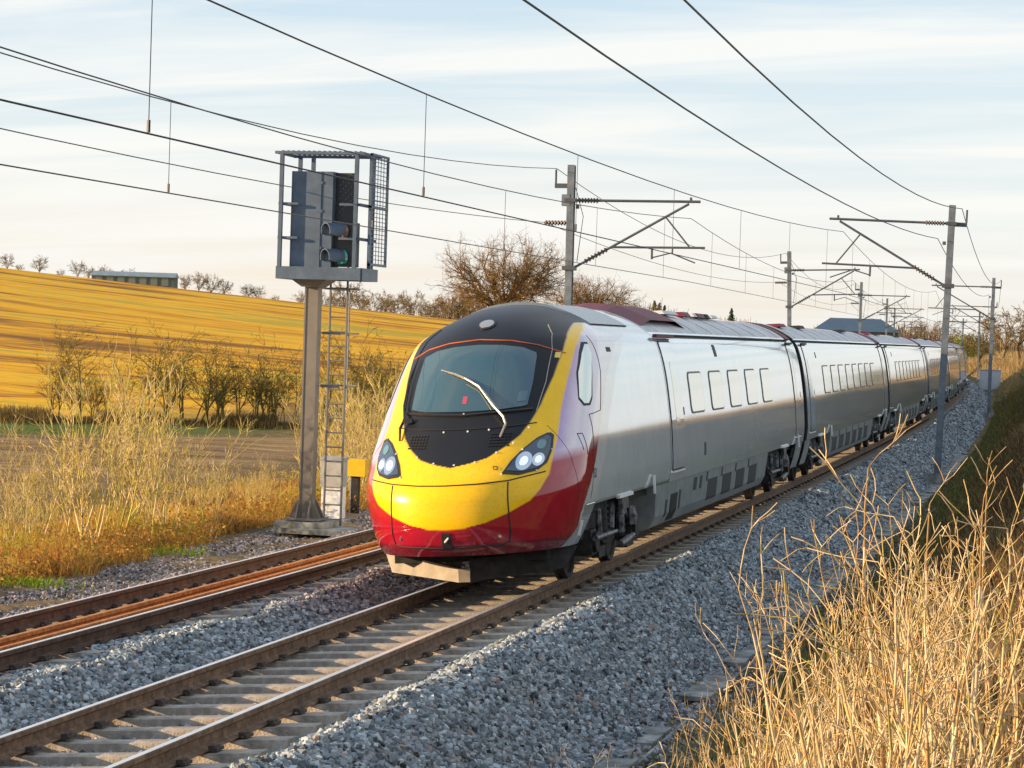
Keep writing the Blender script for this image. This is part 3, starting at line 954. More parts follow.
M_bell = mat('gangway_rubber', (.010, .010, .011), .8, 0, .2, 20)
def make_trailer():
    """intermediate car, front end at y = 0, rear end at y = 23.9"""
    car = thing('train_car', 'placeholder', 'train car', group='cars of the train')
    L_ = 23.9
    obj('body', body_mesh('body', .30, L_ - .30, M_silver), car)
    car_common(car, .22, L_ - .22, 3.45, L_ - 3.45, 0, 0)
    skirt(car, 5.7, L_ - 5.7, 6, False)
    g = MB(); g.prism([(-1.0, .6), (1.0, .6), (1.18, 1.2), (1.2, 2.2), (1.05, 3.0), (.7, 3.3), (-.7, 3.3), (-1.05, 3.0), (-1.2, 2.2), (-1.18, 1.2)], 1, L_ - .32, L_ + .32)
    g.build('gangway', M_bell, car)
    for sgn in (1, -1):
        for y in (.95, L_ - 1.85):
            door(car, y, .9, sgn)
        for ya, yb in ((.28, 1.35), (L_ - 1.35, L_ - .28)):
            V, F = patch_side(ya, yb, .42, .94, -.02, 0, 6, sgn)
            obj('end_skirt', raw_mesh('end_skirt', V, F, M_skirt), car)
        for k in range(8):
            y = 4.3 + k * 1.93
            side_panel('window', y, y + 1.3, 1.92, 2.52, M_glass, car, .014, .10, sgn, .030)
        side_panel('vent', 3.3, 3.42, 2.72, 2.86, M_seam, car, .006, .02, sgn)
        side_panel('lamp_marker', 1.9, 2.0, 1.30, 1.46, M_seam, car, .006, .02, sgn)
        gt = MB().box((sgn * 1.14, L_ / 2, 3.115), (.05, L_ - .6, .02)); gt.build('gutter', M_under, car)
        MB().box((sgn * 1.215, 1.4, 3.04), (.04, 1.0, .04)).build('drip_rail', M_seam, car)
        MB().box((sgn * 1.215, L_ - 1.4, 3.04), (.04, 1.0, .04)).build('drip_rail', M_seam, car)
    # roof: shallow ribs, end bands and pods
    rf = MB()
    for k in range(11):
        y = 1.4 + k * 2.1
        zz = np.concatenate([np.linspace(3.17, 3.5, 7)])
        for sg in (-1, 1):
            pts = [(sg * float(HW(z)) * 1.0, y, z + .004) for z in zz] + [(0, y, 3.567)]
            rf.tube(pts, .007, 4)
    rf.build('roof_ribs', M_roof, car)
    def band(y0_, y1_, m, nm, lift=.014):
        zz = np.concatenate([np.linspace(3.13, 3.5, 10), [3.535, 3.5595]])
        sec = [(float(HW(z)) + .006, z + lift) for z in zz]; sec += [(-x, z) for x, z in sec[::-1][1:]]
        n = len(sec)
        V = [(x, y, z) for y in (y0_, y1_) for x, z in sec] + [(x * .97, y, z - .05) for y in (y0_, y1_) for x, z in sec]
        F = [(j, j + 1, n + j + 1, n + j) for j in range(n - 1)] + [(2 * n + j, 2 * n + j + 1, j + 1, j) for j in range(n - 1)] + [(n + j, n + j + 1, 3 * n + j + 1, 3 * n + j) for j in range(n - 1)]
        return obj(nm, raw_mesh(nm, V, [f[::-1] for f in F], m), car)
    band(L_ - .95, L_ - .22, M_roofb, 'roof_end_band')
    band(.22, .45, M_under, 'roof_end_seal')
    for y, m in ((2.3, M_roofb), (6.2, M_under), (17.0, M_under)):
        pod = MB().box((.40, y, 3.49), (.6, 1.1, .07), taper=.85)
        pod.build('roof_pod', m, car)
    return car

S_NOSE = 26.44
lead = thing('leading_train_car', 'leading train car with sloping yellow and black nose, lit headlights and red cab side', 'train car', group='cars of the train')
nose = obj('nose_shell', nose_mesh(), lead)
LB = 25.05
obj('body', body_mesh('body', 8.0, LB - .30, M_silver), lead)
car_common(lead, 2.7, LB - .22, 4.60, LB - 3.45, 0, 0)
skirt(lead, 7.0, LB - 5.9, 4, True)
MB().prism([(-1.0, .6), (1.0, .6), (1.18, 1.2), (1.2, 2.2), (1.05, 3.0), (.7, 3.3), (-.7, 3.3), (-1.05, 3.0), (-1.2, 2.2), (-1.18, 1.2)], 1, LB - .32, LB + .32).build('gangway', M_bell, lead)
for sgn in (1, -1):
    door(lead, 8.15, 1.05, sgn)
    door(lead, LB - 1.85, .9, sgn)
    V, F = patch_side(LB - 1.35, LB - .28, .42, .94, -.02, 0, 6, sgn)
    obj('end_skirt', raw_mesh('end_skirt', V, F, M_skirt), lead)
    for k in range(5):
        y = 10.05 + k * 2.08
        side_panel('window', y, y + 1.25, 1.93, 2.52, M_glass, lead, .014, .10, sgn, .030)
    side_panel('vent', 13.2, 13.45, 2.78, 2.98, M_seam, lead, .006, .02, sgn)
    side_panel('lamp_marker', 11.1, 11.25, 1.22, 1.42, M_seam, lead, .006, .02, sgn)
    side_panel('cab_vent', 4.15, 4.4, 2.86, 2.92, M_seam, lead, .006, .01, sgn)
    MB().box((sgn * 1.215, LB - 1.4, 3.04), (.04, 1.0, .04)).build('drip_rail', M_seam, lead)
    MB().box((sgn * 1.205, 8.7, 3.09), (.06, 1.5, .05)).build('drip_rail', M_roofb, lead)
    MB().box((sgn * 1.14, 16.2, 3.115), (.05, LB - 17.2 + 8, .02)).build('gutter', M_under, lead)
MB().prism([(-1.15, .80), (1.15, .80), (1.15, .97), (-1.15, .97)], 1, 1.3, 3.0).build('cab_floor', M_under, lead)
place_car(lead, S_NOSE, 4.60, LB - 3.45)

first = make_trailer()
ords = ['second', 'third', 'fourth', 'fifth', 'sixth', 'seventh', 'eighth', 'ninth']
labs = ['second silver train car from the front, directly behind the leading car', 'third silver train car from the front, reaching towards the near right mast', 'fourth silver train car from the front, partly behind the nearest right mast',
        'fifth silver train car from the front, seen just past the nearest right mast', 'sixth silver train car from the front, strongly foreshortened', 'seventh silver train car from the front, far down the curve', 'eighth silver train car from the front, next to last in the curve', 'ninth silver train car, farthest visible end of the train']
for i in range(8):
    c = first if i == 0 else copy_tree(first)
    place_car(c, S_NOSE + LB + i * 23.9, 3.45, 20.45)
    c['label'] = labs[i]

# --- nose details (front view coordinates x, z of the leading car)
ws = patch_front('windscreen', [(-.72, 2.225), (-.4, 2.19), (0, 2.18), (.4, 2.19), (.72, 2.225), (.735, 2.5), (.715, 2.86), (.55, 2.935), (.3, 2.975), (0, 2.99), (-.3, 2.975), (-.55, 2.935), (-.715, 2.86), (-.735, 2.5)], M_wind, lead, .012)
M_seat = mat('sticker_pink', (.40, .06, .11), .5)
patch_front('sticker', [(-.045, 2.27), (.01, 2.27), (.01, 2.36), (-.045, 2.36)], M_seat, ws, .016)
M_cab = mat('sticker_pale', (.09, .15, .19), .4)
patch_front('cab_label', [(.60, 2.27), (.70, 2.28), (.70, 2.40), (.60, 2.39)], M_cab, ws, .016)
strip_front('windscreen_seal', [(-.79, 2.18), (0, 2.135), (.79, 2.18)], .016, M_black, lead, .010)
strip_front('cowl_joint', [(-.86, 2.02), (-.5, 1.985), (0, 1.975), (.5, 1.985), (.86, 2.02)], .007, M_black, lead, .004)
M_orange = mat('dome_orange_line', (.65, .14, .05), .5)
strip_front('dome_line', [(-.92, 2.86), (-.7, 2.965), (-.4, 3.03), (0, 3.06), (.4, 3.03), (.7, 2.965), (1.0, 2.85)], .007, M_orange, lead, .004)
for sg in (-1, 1):
    strip_front('pillar_joint', [(sg * .83, 2.16), (sg * .87, 2.5), (sg * .86, 2.90), (sg * .80, 3.10), (sg * .70, 3.22)], .006, M_wiper if sg > 0 else M_black, lead, .004)
    # headlamp: black rim, dark clear housing, lamps behind the cover
    hp = [(.615, 1.455), (.68, 1.59), (.78, 1.72), (.90, 1.84), (1.01, 1.90), (1.06, 1.86), (1.075, 1.70), (1.05, 1.55), (.97, 1.47), (.80, 1.43)]
    hp = [(sg * (x if abs(x) < .95 else x * 1.0), z) for x, z in hp]
    cpt = np.mean(hp, 0)
    hl = patch_front('headlight', hp, M_black, lead, .012)
    patch_front('lamp_housing', [tuple(cpt + (np.array(q) - cpt) * .86) for q in hp], M_hglass, hl, .017)
    def disc(nm, x, z, r_, m, off):
        return patch_front(nm, [(sg * x + r_ * math.cos(a) * .8, z + r_ * math.sin(a)) for a in np.linspace(0, 2 * math.pi, 18, endpoint=False)], m, hl, off)
    disc('reflector', .815, 1.575, .105, M_lampd, .021)
    ml_ = M_lamp if sg < 0 else mat('lamp_dim', (.8, .82, .85), .05, 0, emit=(.9, .95, 1.0), estr=.25, coat=1)
    disc('main_lamp', .815, 1.575, .052, ml_, .027)
    disc('reflector', .955, 1.585, .075, M_lampd, .021)
    disc('side_lamp', .955, 1.585, .042, ml_, .026)
    disc('marker_lamp', .955, 1.755, .055, mat('marker_lens', (.10, .22, .24), .1, 0, coat=1), .022)
    # bolts round the rim
    for q in hp[::2]:
        mb = MB(); x, z = q
        y = float(nose_y(np.array(x), np.array(z)))
        mb.tube([(x, y - .03, z), (x, y - .002, z)], .011, 6)
        mb.build('bolt', M_white, hl)
    # vents: rows of small dark slots
    for i in range(5):
        for j in range(6):
            x0 = sg * (.44 + j * .042); z0 = 1.80 + i * .036
            patch_front('vent_slot', [(x0 - .014, z0 - .010), (x0 + .014, z0 - .010), (x0 + .014, z0 + .010), (x0 - .014, z0 + .010)], M_seam, lead, .005) if False else None
    vent = MB()
    for i in range(5):
        for j in range(6):
            x0 = sg * (.40 + j * .042); z0 = 1.775 + i * .034
            y = float(nose_y(np.array(x0), np.array(z0)))
            nn = Vector(nose_n(np.array([x0]), np.array([z0]))[0])
            q = nn.to_track_quat('Z', 'Y').to_matrix()
            vent.box(Vector((x0, y, z0)) + nn * .003, (.028, .022, .012), q)
    vo_ = vent.build('vent_grille', mat('vent_black', (.004, .004, .005), .7), lead)
# hatch over the coupler
hatch = [(-.70, 1.36), (-.71, 1.0), (-.715, .78), (-.69, .67), (-.62, .64), (0, .615), (.62, .64), (.69, .67), (.715, .78), (.71, 1.0), (.70, 1.36)]
strip_front('coupler_hatch_seam', hatch, .009, M_seam, lead, .002)
strip_front('coupler_hatch_seam', [(-1.08, 1.42), (-.70, 1.375), (-.35, 1.352), (0, 1.345), (.35, 1.352), (.70, 1.375), (1.05, 1.45)], .008, M_seam, lead, .002)
patch_front('tow_cover', [(-.055, .62), (.055, .62), (.055, .80), (-.055, .80)], M_black, lead, .012)
strip_front('tow_pin', [(-.02, .70), (.03, .75)], .012, M_white, lead, .02)
for x in (-.60, .60):
    patch_front('hatch_bolt', [(x + .018 * math.cos(a), .74 + .018 * math.sin(a)) for a in np.linspace(0, 6.28, 10, endpoint=False)], M_lampd, lead, .012)
# bolts along the black mask edge
for x, z in ((-.72, 1.86), (-.46, 1.675), (-.22, 1.60), (.04, 1.575), (.28, 1.60), (.50, 1.70), (.66, 1.80), (.79, 1.97), (-.2, 1.955), (.1, 1.955), (.35, 1.965), (.0, 2.16)):
    y = float(nose_y(np.array(x), np.array(z)))
    MB().tube([(x, y - .018, z), (x, y + .01, z)], .012, 6).build('bolt', M_white, lead)
lm = patch_front('roof_lamp_ring', [(.115 * math.cos(a), 3.25 + .062 * math.sin(a)) for a in np.linspace(0, 6.28, 24, endpoint=False)], M_black, lead, .012)
patch_front('roof_lamp', [(.092 * math.cos(a), 3.25 + .048 * math.sin(a)) for a in np.linspace(0, 6.28, 24, endpoint=False)], mat('roof_lamp_glass', (.30, .29, .28), .2, .3, coat=.8), lm, .02)
# wipers
def on_nose(x, z, off):
    return tuple(np.array([x, float(nose_y(np.array(x), np.array(z))), z]) + nose_n(np.array([x]), np.array([z]))[0] * off)
wp = MB().tube([on_nose(x, z, o_) for x, z, o_ in ((.50, 1.86, .02), (.53, 1.99, .05), (.49, 2.06, .07), (.33, 2.22, .07), (.13, 2.45, .06), (-.06, 2.55, .06))], [.012, .015, .016, .014, .012, .010], 6)
wpo = wp.build('wiper', M_wiper, lead)
MB().tube([on_nose(x, z, .035) for x, z in ((.40, 2.17), (.2, 2.40), (0, 2.54), (-.2, 2.62), (-.40, 2.68))], [.009, .012, .016, .014, .007], 5).build('wiper_blade', M_wiper, wpo)
wp = MB().tube([on_nose(x, z, o_) for x, z, o_ in ((-.77, 1.86, .02), (-.79, 1.98, .05), (-.75, 2.08, .06), (-.82, 2.25, .05), (-.84, 2.55, .05), (-.80, 2.85, .04))], [.014, .018, .018, .014, .012, .008], 6)
wpo = wp.build('wiper', M_black, lead)
MB().box(on_nose(-.70, 2.07, .05), (.12, .06, .05)).build('wiper_motor_cap', M_black, wpo)
# yellow warning plate and other small plates
patch_front('warning_plate', [(.90, 2.80), (.955, 2.79), (.955, 2.86), (.90, 2.865)], mat('plate_yellow', (.75, .55, .12), .5), lead, .008)
# dark red and grey lower corner: seam of the skirt panel
for sgn in (1, -1):
    side_panel('jacking_plate', 1.95, 2.06, .62, .80, M_white, lead, .010, .01, sgn)
    mb = MB().tube([(sgn * (float(HW(.985)) + .003), y, .985) for y in (2.1, 2.3, 2.6)], .006, 4); mb.build('skirt_seam', M_lampd, lead)
    # cab side window: tall rounded slot
    V, F = [], []
    zt = np.linspace(2.22, 2.96, 20)
    ylo = np.interp(zt, [2.22, 2.30, 2.6, 2.85, 2.96], [2.46, 2.42, 2.69, 3.05, 3.26])
    yhi = np.interp(zt, [2.22, 2.30, 2.45, 2.7, 2.85, 2.96], [2.58, 2.72, 2.86, 3.12, 3.30, 3.36])
    for grow, off, m, nm in ((.028, .005, M_seam, 'cab_window_seal'), (0, .010, M_glass, 'cab_window')):
        V, F = [], []
        zz = np.linspace(2.22 - grow, 2.96 + grow, 20)
        for z, a, c in zip(zz, ylo - grow, yhi + grow):
            xs_ = []
            for y in np.linspace(a, c, 6):
                # body half width at this y and height (plan rounding included)
                u = min(max((y - float(NYF(z))) / float(NL(z)), 0), 1)
                xi = (1 - (1 - u) ** NN) ** (1 / NM)
                V.append((sgn * (float(HW(z)) * xi + off), y, z))
        for i in range(19):
            for j in range(5):
                q = (i * 6 + j, i * 6 + j + 1, i * 6 + 7 + j, i * 6 + 6 + j)
                F.append(q if sgn > 0 else q[::-1])
        o = obj(nm, raw_mesh(nm, V, F, m, True), lead)
    def hwy(y, z):
        u = min(max((y - float(NYF(z))) / float(NL(z)), 0), 1)
        return float(HW(z)) * (1 - (1 - u) ** NN) ** (1 / NM)
    def seam(pts, r_=.006, nm='panel_seam'):
        P = []
        for (ya, za3), (yb, zb3) in zip(pts[:-1], pts[1:]):
            for k in range(9):
                y, z = ya + (yb - ya) * k / 8, za3 + (zb3 - za3) * k / 8
                P.append((sgn * (hwy(y, z) + .0), y, z))
        MB().tube(P, r_, 4).build(nm, M_seam, lead)
    seam([(3.55, 3.07), (3.42, 2.6), (3.08, 2.12), (2.48, 2.08), (2.46, 1.7), (2.30, 1.05)])
    seam([(1.65, 1.98), (1.62, 1.45), (1.66, 1.05)], .004)
    seam([(1.98, 1.66), (1.98, 1.86), (2.10, 1.86), (2.10, 1.60)], .006, 'grab_recess')
# obstacle deflector under the nose
df = MB()
pl = [(-1.15, 1.95, .60), (-1.10, 1.85, .22), (-.05, 1.0, .15), (-.02, .95, .45)]
df.add([(-1.2, 1.9, .50), (-1.08, 1.75, .25), (-.02, .98, .17), (-.02, 1.02, .33), (-1.2, 2.05, .50), (-1.08, 1.90, .25), (-.02, 1.13, .17), (-.02, 1.17, .33)],
       [(0, 1, 2, 3), (7, 6, 5, 4), (1, 5, 6, 2), (0, 3, 7, 4), (0, 4, 5, 1), (3, 2, 6, 7)])
d1 = df.build('deflector', M_defl, lead)  # left half tan: its sunlit tone is put into the colour
df = MB()
df.add([(1.2, 1.9, .50), (1.08, 1.75, .25), (.10, .98, .17), (.10, 1.02, .44), (1.2, 2.05, .50), (1.08, 1.90, .25), (.10, 1.13, .17), (.10, 1.17, .44)],
       [(3, 2, 1, 0), (4, 5, 6, 7), (2, 6, 5, 1), (4, 7, 3, 0), (1, 5, 4, 0), (7, 6, 2, 3)])
df.build('deflector', M_under, lead)  # right half of the same part near-black: its shade is put into the colour
MB().box((.04, 1.02, .255), (.14, .10, .16)).build('deflector_joint', M_defl, lead)
MB().box((0, 2.2, .50), (1.9, 1.5, .24)).build('nose_underside', M_under, lead)
# roof behind the dome: sloped grey hatch, dark red fairing, equipment well
rp = MB()
def roof_patch(nm, y0, y1, xw, m, lift, ends=.0, z_end=None):
    zz = [z for z in np.linspace(3.10, 3.558, 16) if float(HW(z)) <= xw] + [3.5599]
    sec = [(float(HW(z)), z) for z in zz]; sec += [(-x, z) for x, z in sec[::-1][1:]]
    n = len(sec)
    V, F = [], []
    rows = [(y0, 0.0), (y0 + ends, lift), (y1 - ends, lift), (y1, 0.0)] if ends else [(y0, lift), (y1, lift)]
    for y, l in rows:
        V += [(x, y, z + l) for x, z in sec]
    for i in range(len(rows) - 1):
        F += [(i * n + j, i * n + j + 1, (i + 1) * n + j + 1, (i + 1) * n + j) for j in range(n - 1)]
    b_ = len(V)
    V += [(x, y, 3.05) for y, l in (rows[0], rows[-1]) for x, z in sec]
    k = (len(rows) - 1) * n
    F += [(b_ + j, b_ + j + 1, j + 1, j) for j in range(n - 1)] + [(k + j, k + j + 1, b_ + n + j + 1, b_ + n + j) for j in range(n - 1)]
    F += [(0, n, b_ + n, b_)] if False else []
    # side skirts
    for i in range(len(rows) - 1):
        pass
    return obj(nm, raw_mesh(nm, V, [f[::-1] for f in F], m), lead)
M_hatch = mat('roof_hatch_blue_grey', (.20, .24, .28), .25, .3, .1, 3)
roof_patch('roof_hatch', 4.4, 6.9, 1.02, M_hatch, .02)
roof_patch('roof_fairing', 8.2, 12.2, .98, M_roofb, .10, .9)
for k, (y, m, w_) in enumerate(((13.3, M_roof, 1.4), (15.0, M_roofb, .7), (15.9, M_roof, .35), (16.6, M_roofb, .8), (17.4, M_under, .4), (18.2, M_roof, .8))):
    MB().box((0, y, 3.55), (1.1, w_, .08 if m is not M_roof else .06), taper=.9).build('roof_equipment', m, lead)
rb = MB()
for k in range(7):
    y = 12.6 + k * 1.75
    for sg in (-1, 1):
        rb.tube([(sg * float(HW(z)), y, z + .006) for z in np.linspace(3.17, 3.5, 7)] + [(0, y, 3.567)], .007, 4)
rb.build('roof_ribs', M_roof, lead)
def rband(y0_, y1_, m, nm):
    zz = np.concatenate([np.linspace(3.13, 3.5, 10), [3.535, 3.5595]])
    sec = [(float(HW(z)) + .006, z + .014) for z in zz]; sec += [(-x, z) for x, z in sec[::-1][1:]]
    n = len(sec)
    V = [(x, y, z) for y in (y0_, y1_) for x, z in sec] + [(x * .97, y, z - .05) for y in (y0_, y1_) for x, z in sec]
    F = [(j, j + 1, n + j + 1, n + j) for j in range(n - 1)] + [(2 * n + j, 2 * n + j + 1, j + 1, j) for j in range(n - 1)] + [(n + j, n + j + 1, 3 * n + j + 1, 3 * n + j) for j in range(n - 1)]
    return obj(nm, raw_mesh(nm, V, [f[::-1] for f in F], m), lead)
rband(LB - .95, LB - .22, M_roofb, 'roof_end_band')
# the small numbers
def text(nm, body, size, M, m, parent):
    c = bpy.data.curves.new(nm, 'FONT')
    c.body = body; c.size = size; c.extrude = .001; c.align_x = 'CENTER'
    c.materials.append(m)
    tmp = bpy.data.objects.new(nm, c)
    COL.objects.link(tmp)
    me = bpy.data.meshes.new_from_object(tmp.evaluated_get(bpy.context.evaluated_depsgraph_get()))
    bpy.data.objects.remove(tmp)
    me.materials.clear(); me.materials.append(m)
    o = obj(nm, me, parent)
    o.matrix_local = M
    return o
def side_frame(y, z, off=.006):
    # right-hand side: text x runs forward to back (+y), up is z
    return Matrix(((0, 0, 1, float(HW(z)) + off), (1, 0, 0, y), (0, 1, 0, z), (0, 0, 0, 1)))
M_ink = mat('number_ink', (.02, .05, .10), .5)
text('car_number', '52', .17, side_frame(2.48, 1.30), M_ink, lead)
bx_, bz_ = .545, 1.50
bn = Vector(nose_n(np.array([bx_]), np.array([bz_]))[0])
bq = bn.to_track_quat('Z', 'Y').to_matrix().to_4x4()
by = float(nose_y(np.array(bx_), np.array(bz_)))
# build an upright frame on the nose surface
zx = Vector((0, 0, 1)); zx = (zx - bn * zx.dot(bn)).normalized(); xx = zx.cross(bn)
text('nose_badge', 'D', .10, Matrix(((xx.x, zx.x, bn.x, bx_ + bn.x * .006), (xx.y, zx.y, bn.y, by + bn.y * .006), (xx.z, zx.z, bn.z, bz_ + bn.z * .006), (0, 0, 0, 1))), mat('badge_brown', (.12, .05, .005), .5), lead)

# ------------------------------------------------------------------ lineside signal
M_sigpost = mat('signal_post_steel', (.15, .135, .12), .6, .2, .12, 1.2, .05, col2=(.18, .165, .15))
M_siggrey = mat('signal_head_grey', (.062, .098, .155), .5, .1, .10, 4, col2=(.078, .118, .178))
M_sigdark = mat('signal_black', (.020, .024, .030), .45)
M_galv = mat('galvanised_steel', (.30, .33, .36), .5, .45, .15, 5, col2=(.38, .41, .44))
sig = thing('signal', 'tall grey railway signal with caged head platform beside the far track', 'signal', (-6.63, 40.62, -.45))
mb = MB(); mb.box((0, 0, .04), (.95, .85, .20)); mb.box((.40, -.05, -.01), (1.4, 1.1, .09)); mb.build('plinth', M_conc, sig)
mb = MB()
for dx in (-.11, .11): mb.box((dx, 0, 2.30), (.03, .22, 4.3))
mb.box((0, -.085, 2.30), (.195, .025, 4.28)); mb.box((0, .085, 2.30), (.195, .025, 4.28))
mb.build('post', M_sigpost, sig)
mb = MB()
mb.box((0, 0, .18), (.62, .62, .04))
for a in range(4):
    for k in (-.11, .11):
        M_ = Matrix.Rotation(a * math.pi / 2, 3, 'Z')
        P = [Vector((.145, k - .012, .19)), Vector((.30, k - .012, .19)), Vector((.145, k - .012, .52)), Vector((.145, k + .012, .19)), Vector((.30, k + .012, .19)), Vector((.145, k + .012, .52))]
        mb.add([M_ @ q for q in P], [(0, 1, 2), (5, 4, 3), (0, 3, 4, 1), (1, 4, 5, 2), (2, 5, 3, 0)])
mb.build('base_plate', M_sigpost, sig)
ZP = 4.45
mb = MB()
mb.add([(-.16, -.2, ZP - .14), (.16, -.2, ZP - .14), (.16, .2, ZP - .14), (-.16, .2, ZP - .14), (-.34, -.3, ZP), (.34, -.3, ZP), (.34, .3, ZP), (-.34, .3, ZP)], [(3, 2, 1, 0), (4, 5, 6, 7), (0, 1, 5, 4), (1, 2, 6, 5), (2, 3, 7, 6), (3, 0, 4, 7)])
mb.build('post_head', M_sigpost, sig)
# platform frame
mb = MB()
x0, x1, y0, y1 = -.56, 1.0, -.42, .55
mb.box(((x0 + x1) / 2, y0, ZP + .10), (x1 - x0, .05, .22)); mb.box(((x0 + x1) / 2, y1, ZP + .10), (x1 - x0, .05, .22))
mb.box((x0, (y0 + y1) / 2, ZP + .10), (.05, y1 - y0 - .06, .22)); mb.box((x1, (y0 + y1) / 2, ZP + .10), (.05, y1 - y0 - .06, .22))
plat = mb.build('platform', M_siggrey, sig)
mb = MB()
for k in range(14): mb.box((x0 + .06 + k * (x1 - x0 - .12) / 13, (y0 + y1) / 2, ZP + .02), (.03, y1 - y0 - .1, .03))
mb.build('platform_grating', M_siggrey, plat)
# cage: uprights, rails, top frame, mesh side
ZT = ZP + 2.22
for (x, y) in ((x0 + .05, y0), (x1 - .12, y0), (x0 + .05, y1), (x1 - .12, y1), (x0 + .3, y1), (x1, (y0 + y1) / 2)):
    MB().box((x, y, (ZP + .2 + ZT) / 2), (.065, .065, ZT - ZP - .2)).build('cage_upright', M_siggrey, sig)
mb = MB()
for y in (y0, y1): mb.box(((x0 + x1) / 2 - .03, y, ZT), (x1 - x0 + .1, .06, .05))
for x in (x0 - .02, x1 - .08): mb.box((x, (y0 + y1) / 2, ZT - .002), (.06, y1 - y0, .05))
for k in range(16): mb.box((x0 + .05 + k * (x1 - x0 - .12) / 15, (y0 + y1) / 2, ZT + .03), (.02, y1 - y0, .02))
mb.build('cage_top', M_siggrey, sig)
mb = MB()
for z in (ZP + .72, ZP + 1.32):
    mb.box((x0 + .02, (y0 + y1) / 2, z), (.04, y1 - y0, .04)); mb.box((x1 - .06, (y0 + y1) / 2, z), (.05, y1 - y0, .05))
    mb.box((x0 + .22, y0 + .02, z), (.3, .04, .04)); mb.box((x1 - .25, y0 + .02, z), (.35, .04, .04))
mb.build('cage_rails', M_siggrey, sig)
mb = MB()
XM = x1 + .10
for z in np.arange(ZP + .30, ZT - .02, .075): mb.box((XM, (y0 + y1) / 2 + .15, z), (.012, y1 - y0, .012))
for y in np.arange(y0 + .2, y1 + .2, .17): mb.box((XM, y, (ZP + .3 + ZT) / 2), (.010, .010, ZT - ZP - .3))
for y in (y0 + .15, y1 + .15): mb.box((XM, y, (ZP + .27 + ZT) / 2), (.04, .04, ZT - ZP - .25))
for z in (ZP + .28, ZP + 1.3, ZT): mb.box((XM, (y0 + y1) / 2 + .15, z), (.04, y1 - y0 + .04, .04))
mo = mb.build('cage_mesh', M_siggrey, sig); tag(mo, kind='stuff')
# head: left cabinet, angled cheek, dark boards
zb, zh = ZP + .20, 1.70
mb = MB(); mb.box((.025, -.10, zb + zh / 2), (.77, .42, zh)); cabn = mb.build('signal_case', M_siggrey, sig)
mb = MB()
for x in (-.345, .19): mb.box((x, -.318, zb + zh / 2), (.018, .016, zh))
mb.build('case_rib', M_siggrey, cabn)
for z in (zb + .35, zb + 1.0, zb + 1.5):
    for x in (-.32, .165, .215): MB().box((x, -.318, z), (.03, .016, .045)).build('hinge', M_siggrey, cabn)
MB().box((.595, -.06, zb + 1.24), (.36, .16, .90)).build('route_board', M_sigdark, sig)
bd = MB().box((.62, -.09, zb + .42), (.42, .18, .78)).build('lamp_board', M_sigdark, sig)
rbd = MB()
for i in range(5):
    for j in range(5): rbd.tube([(.50 + j * .05, -.145, zb + 1.0 + i * .12 + j * .05), (.50 + j * .05, -.155, zb + 1.0 + i * .12 + j * .05)], .012, 6)
tag(rbd.build('route_dots', mat('route_dot', (.10, .13, .17), .3), sig), kind='stuff')
M_lens_g = mat('green_lens', (.02, .25, .20), .15, 0, emit=(.03, .45, .36), estr=.08, coat=1)
M_lens_r = mat('dull_lens', (.25, .15, .10), .15, 0, coat=1)
for zl, ml in ((zb + .66, M_lens_r), (zb + .20, M_lens_g)):
    c_ = Vector((.56, -.20, zl))
    hd = Vector((-.62, -.78, -.05)).normalized()
    sx_ = hd.cross(Vector((0, 0, 1))).normalized(); sz_ = sx_.cross(hd)
    mbh = MB()
    n = 14
    V, F = [], []
    for i, (d_, r_) in enumerate(((0, .145), (.34, .15), (.34, .138), (.02, .13))):
        for j in range(n + 1):
            a = R(-35) + R(250) * j / n
            V.append(c_ + hd * (d_ * (1 if j not in (0, n) else .6)) + (sx_ * math.cos(a) + sz_ * math.sin(a)) * r_)
    for i in range(3):
        F += [(i * (n + 1) + j, i * (n + 1) + j + 1, (i + 1) * (n + 1) + j + 1, (i + 1) * (n + 1) + j) for j in range(n)]
    mbh.add(V, F)
    hood = mbh.build('lamp_hood', M_siggrey, bd)
    MB().tube([c_ - hd * .06, c_ + hd * .03], .13, 16).build('lens', ml, hood)
    MB().tube([c_ + hd * .03, c_ + hd * .05], .06, 12).build('lens_centre', M_sigdark, hood)
# ladder with hoops
mb = MB()
for x in (.16, .48): mb.tube([(x, .48, .0), (x, .48, ZP + 1.2)], .022, 6)
M_lad = mat('ladder_dull', (.16, .165, .165), .7, .2, .2, 6)
lad = mb.build('ladder', M_lad, sig)
rg = MB().tube([(.16, .48, 0), (.48, .48, 0)], .014, 6).mesh('rung', M_lad)
for k in range(18): obj('rung', rg, lad, (0, 0, .15 + k * .26))
mb = MB()
for z in (3.5, 2.55, 4.3):
    mb.tube([(.16, .48, z)] + [(.32 + .34 * math.cos(a), .48 + .62 * math.sin(a), z) for a in np.linspace(math.pi, 0, 9)] + [(.48, .48, z)], .018, 5)
mb.tube([(.32, 1.1, 2.3), (.32, 1.1, 4.4)], .016, 5)
mb.box((.30, .2, 3.5), (.35, .05, .05)); mb.box((.30, .2, 2.55), (.35, .05, .05))
mb.build('ladder_hoop', M_lad, lad)

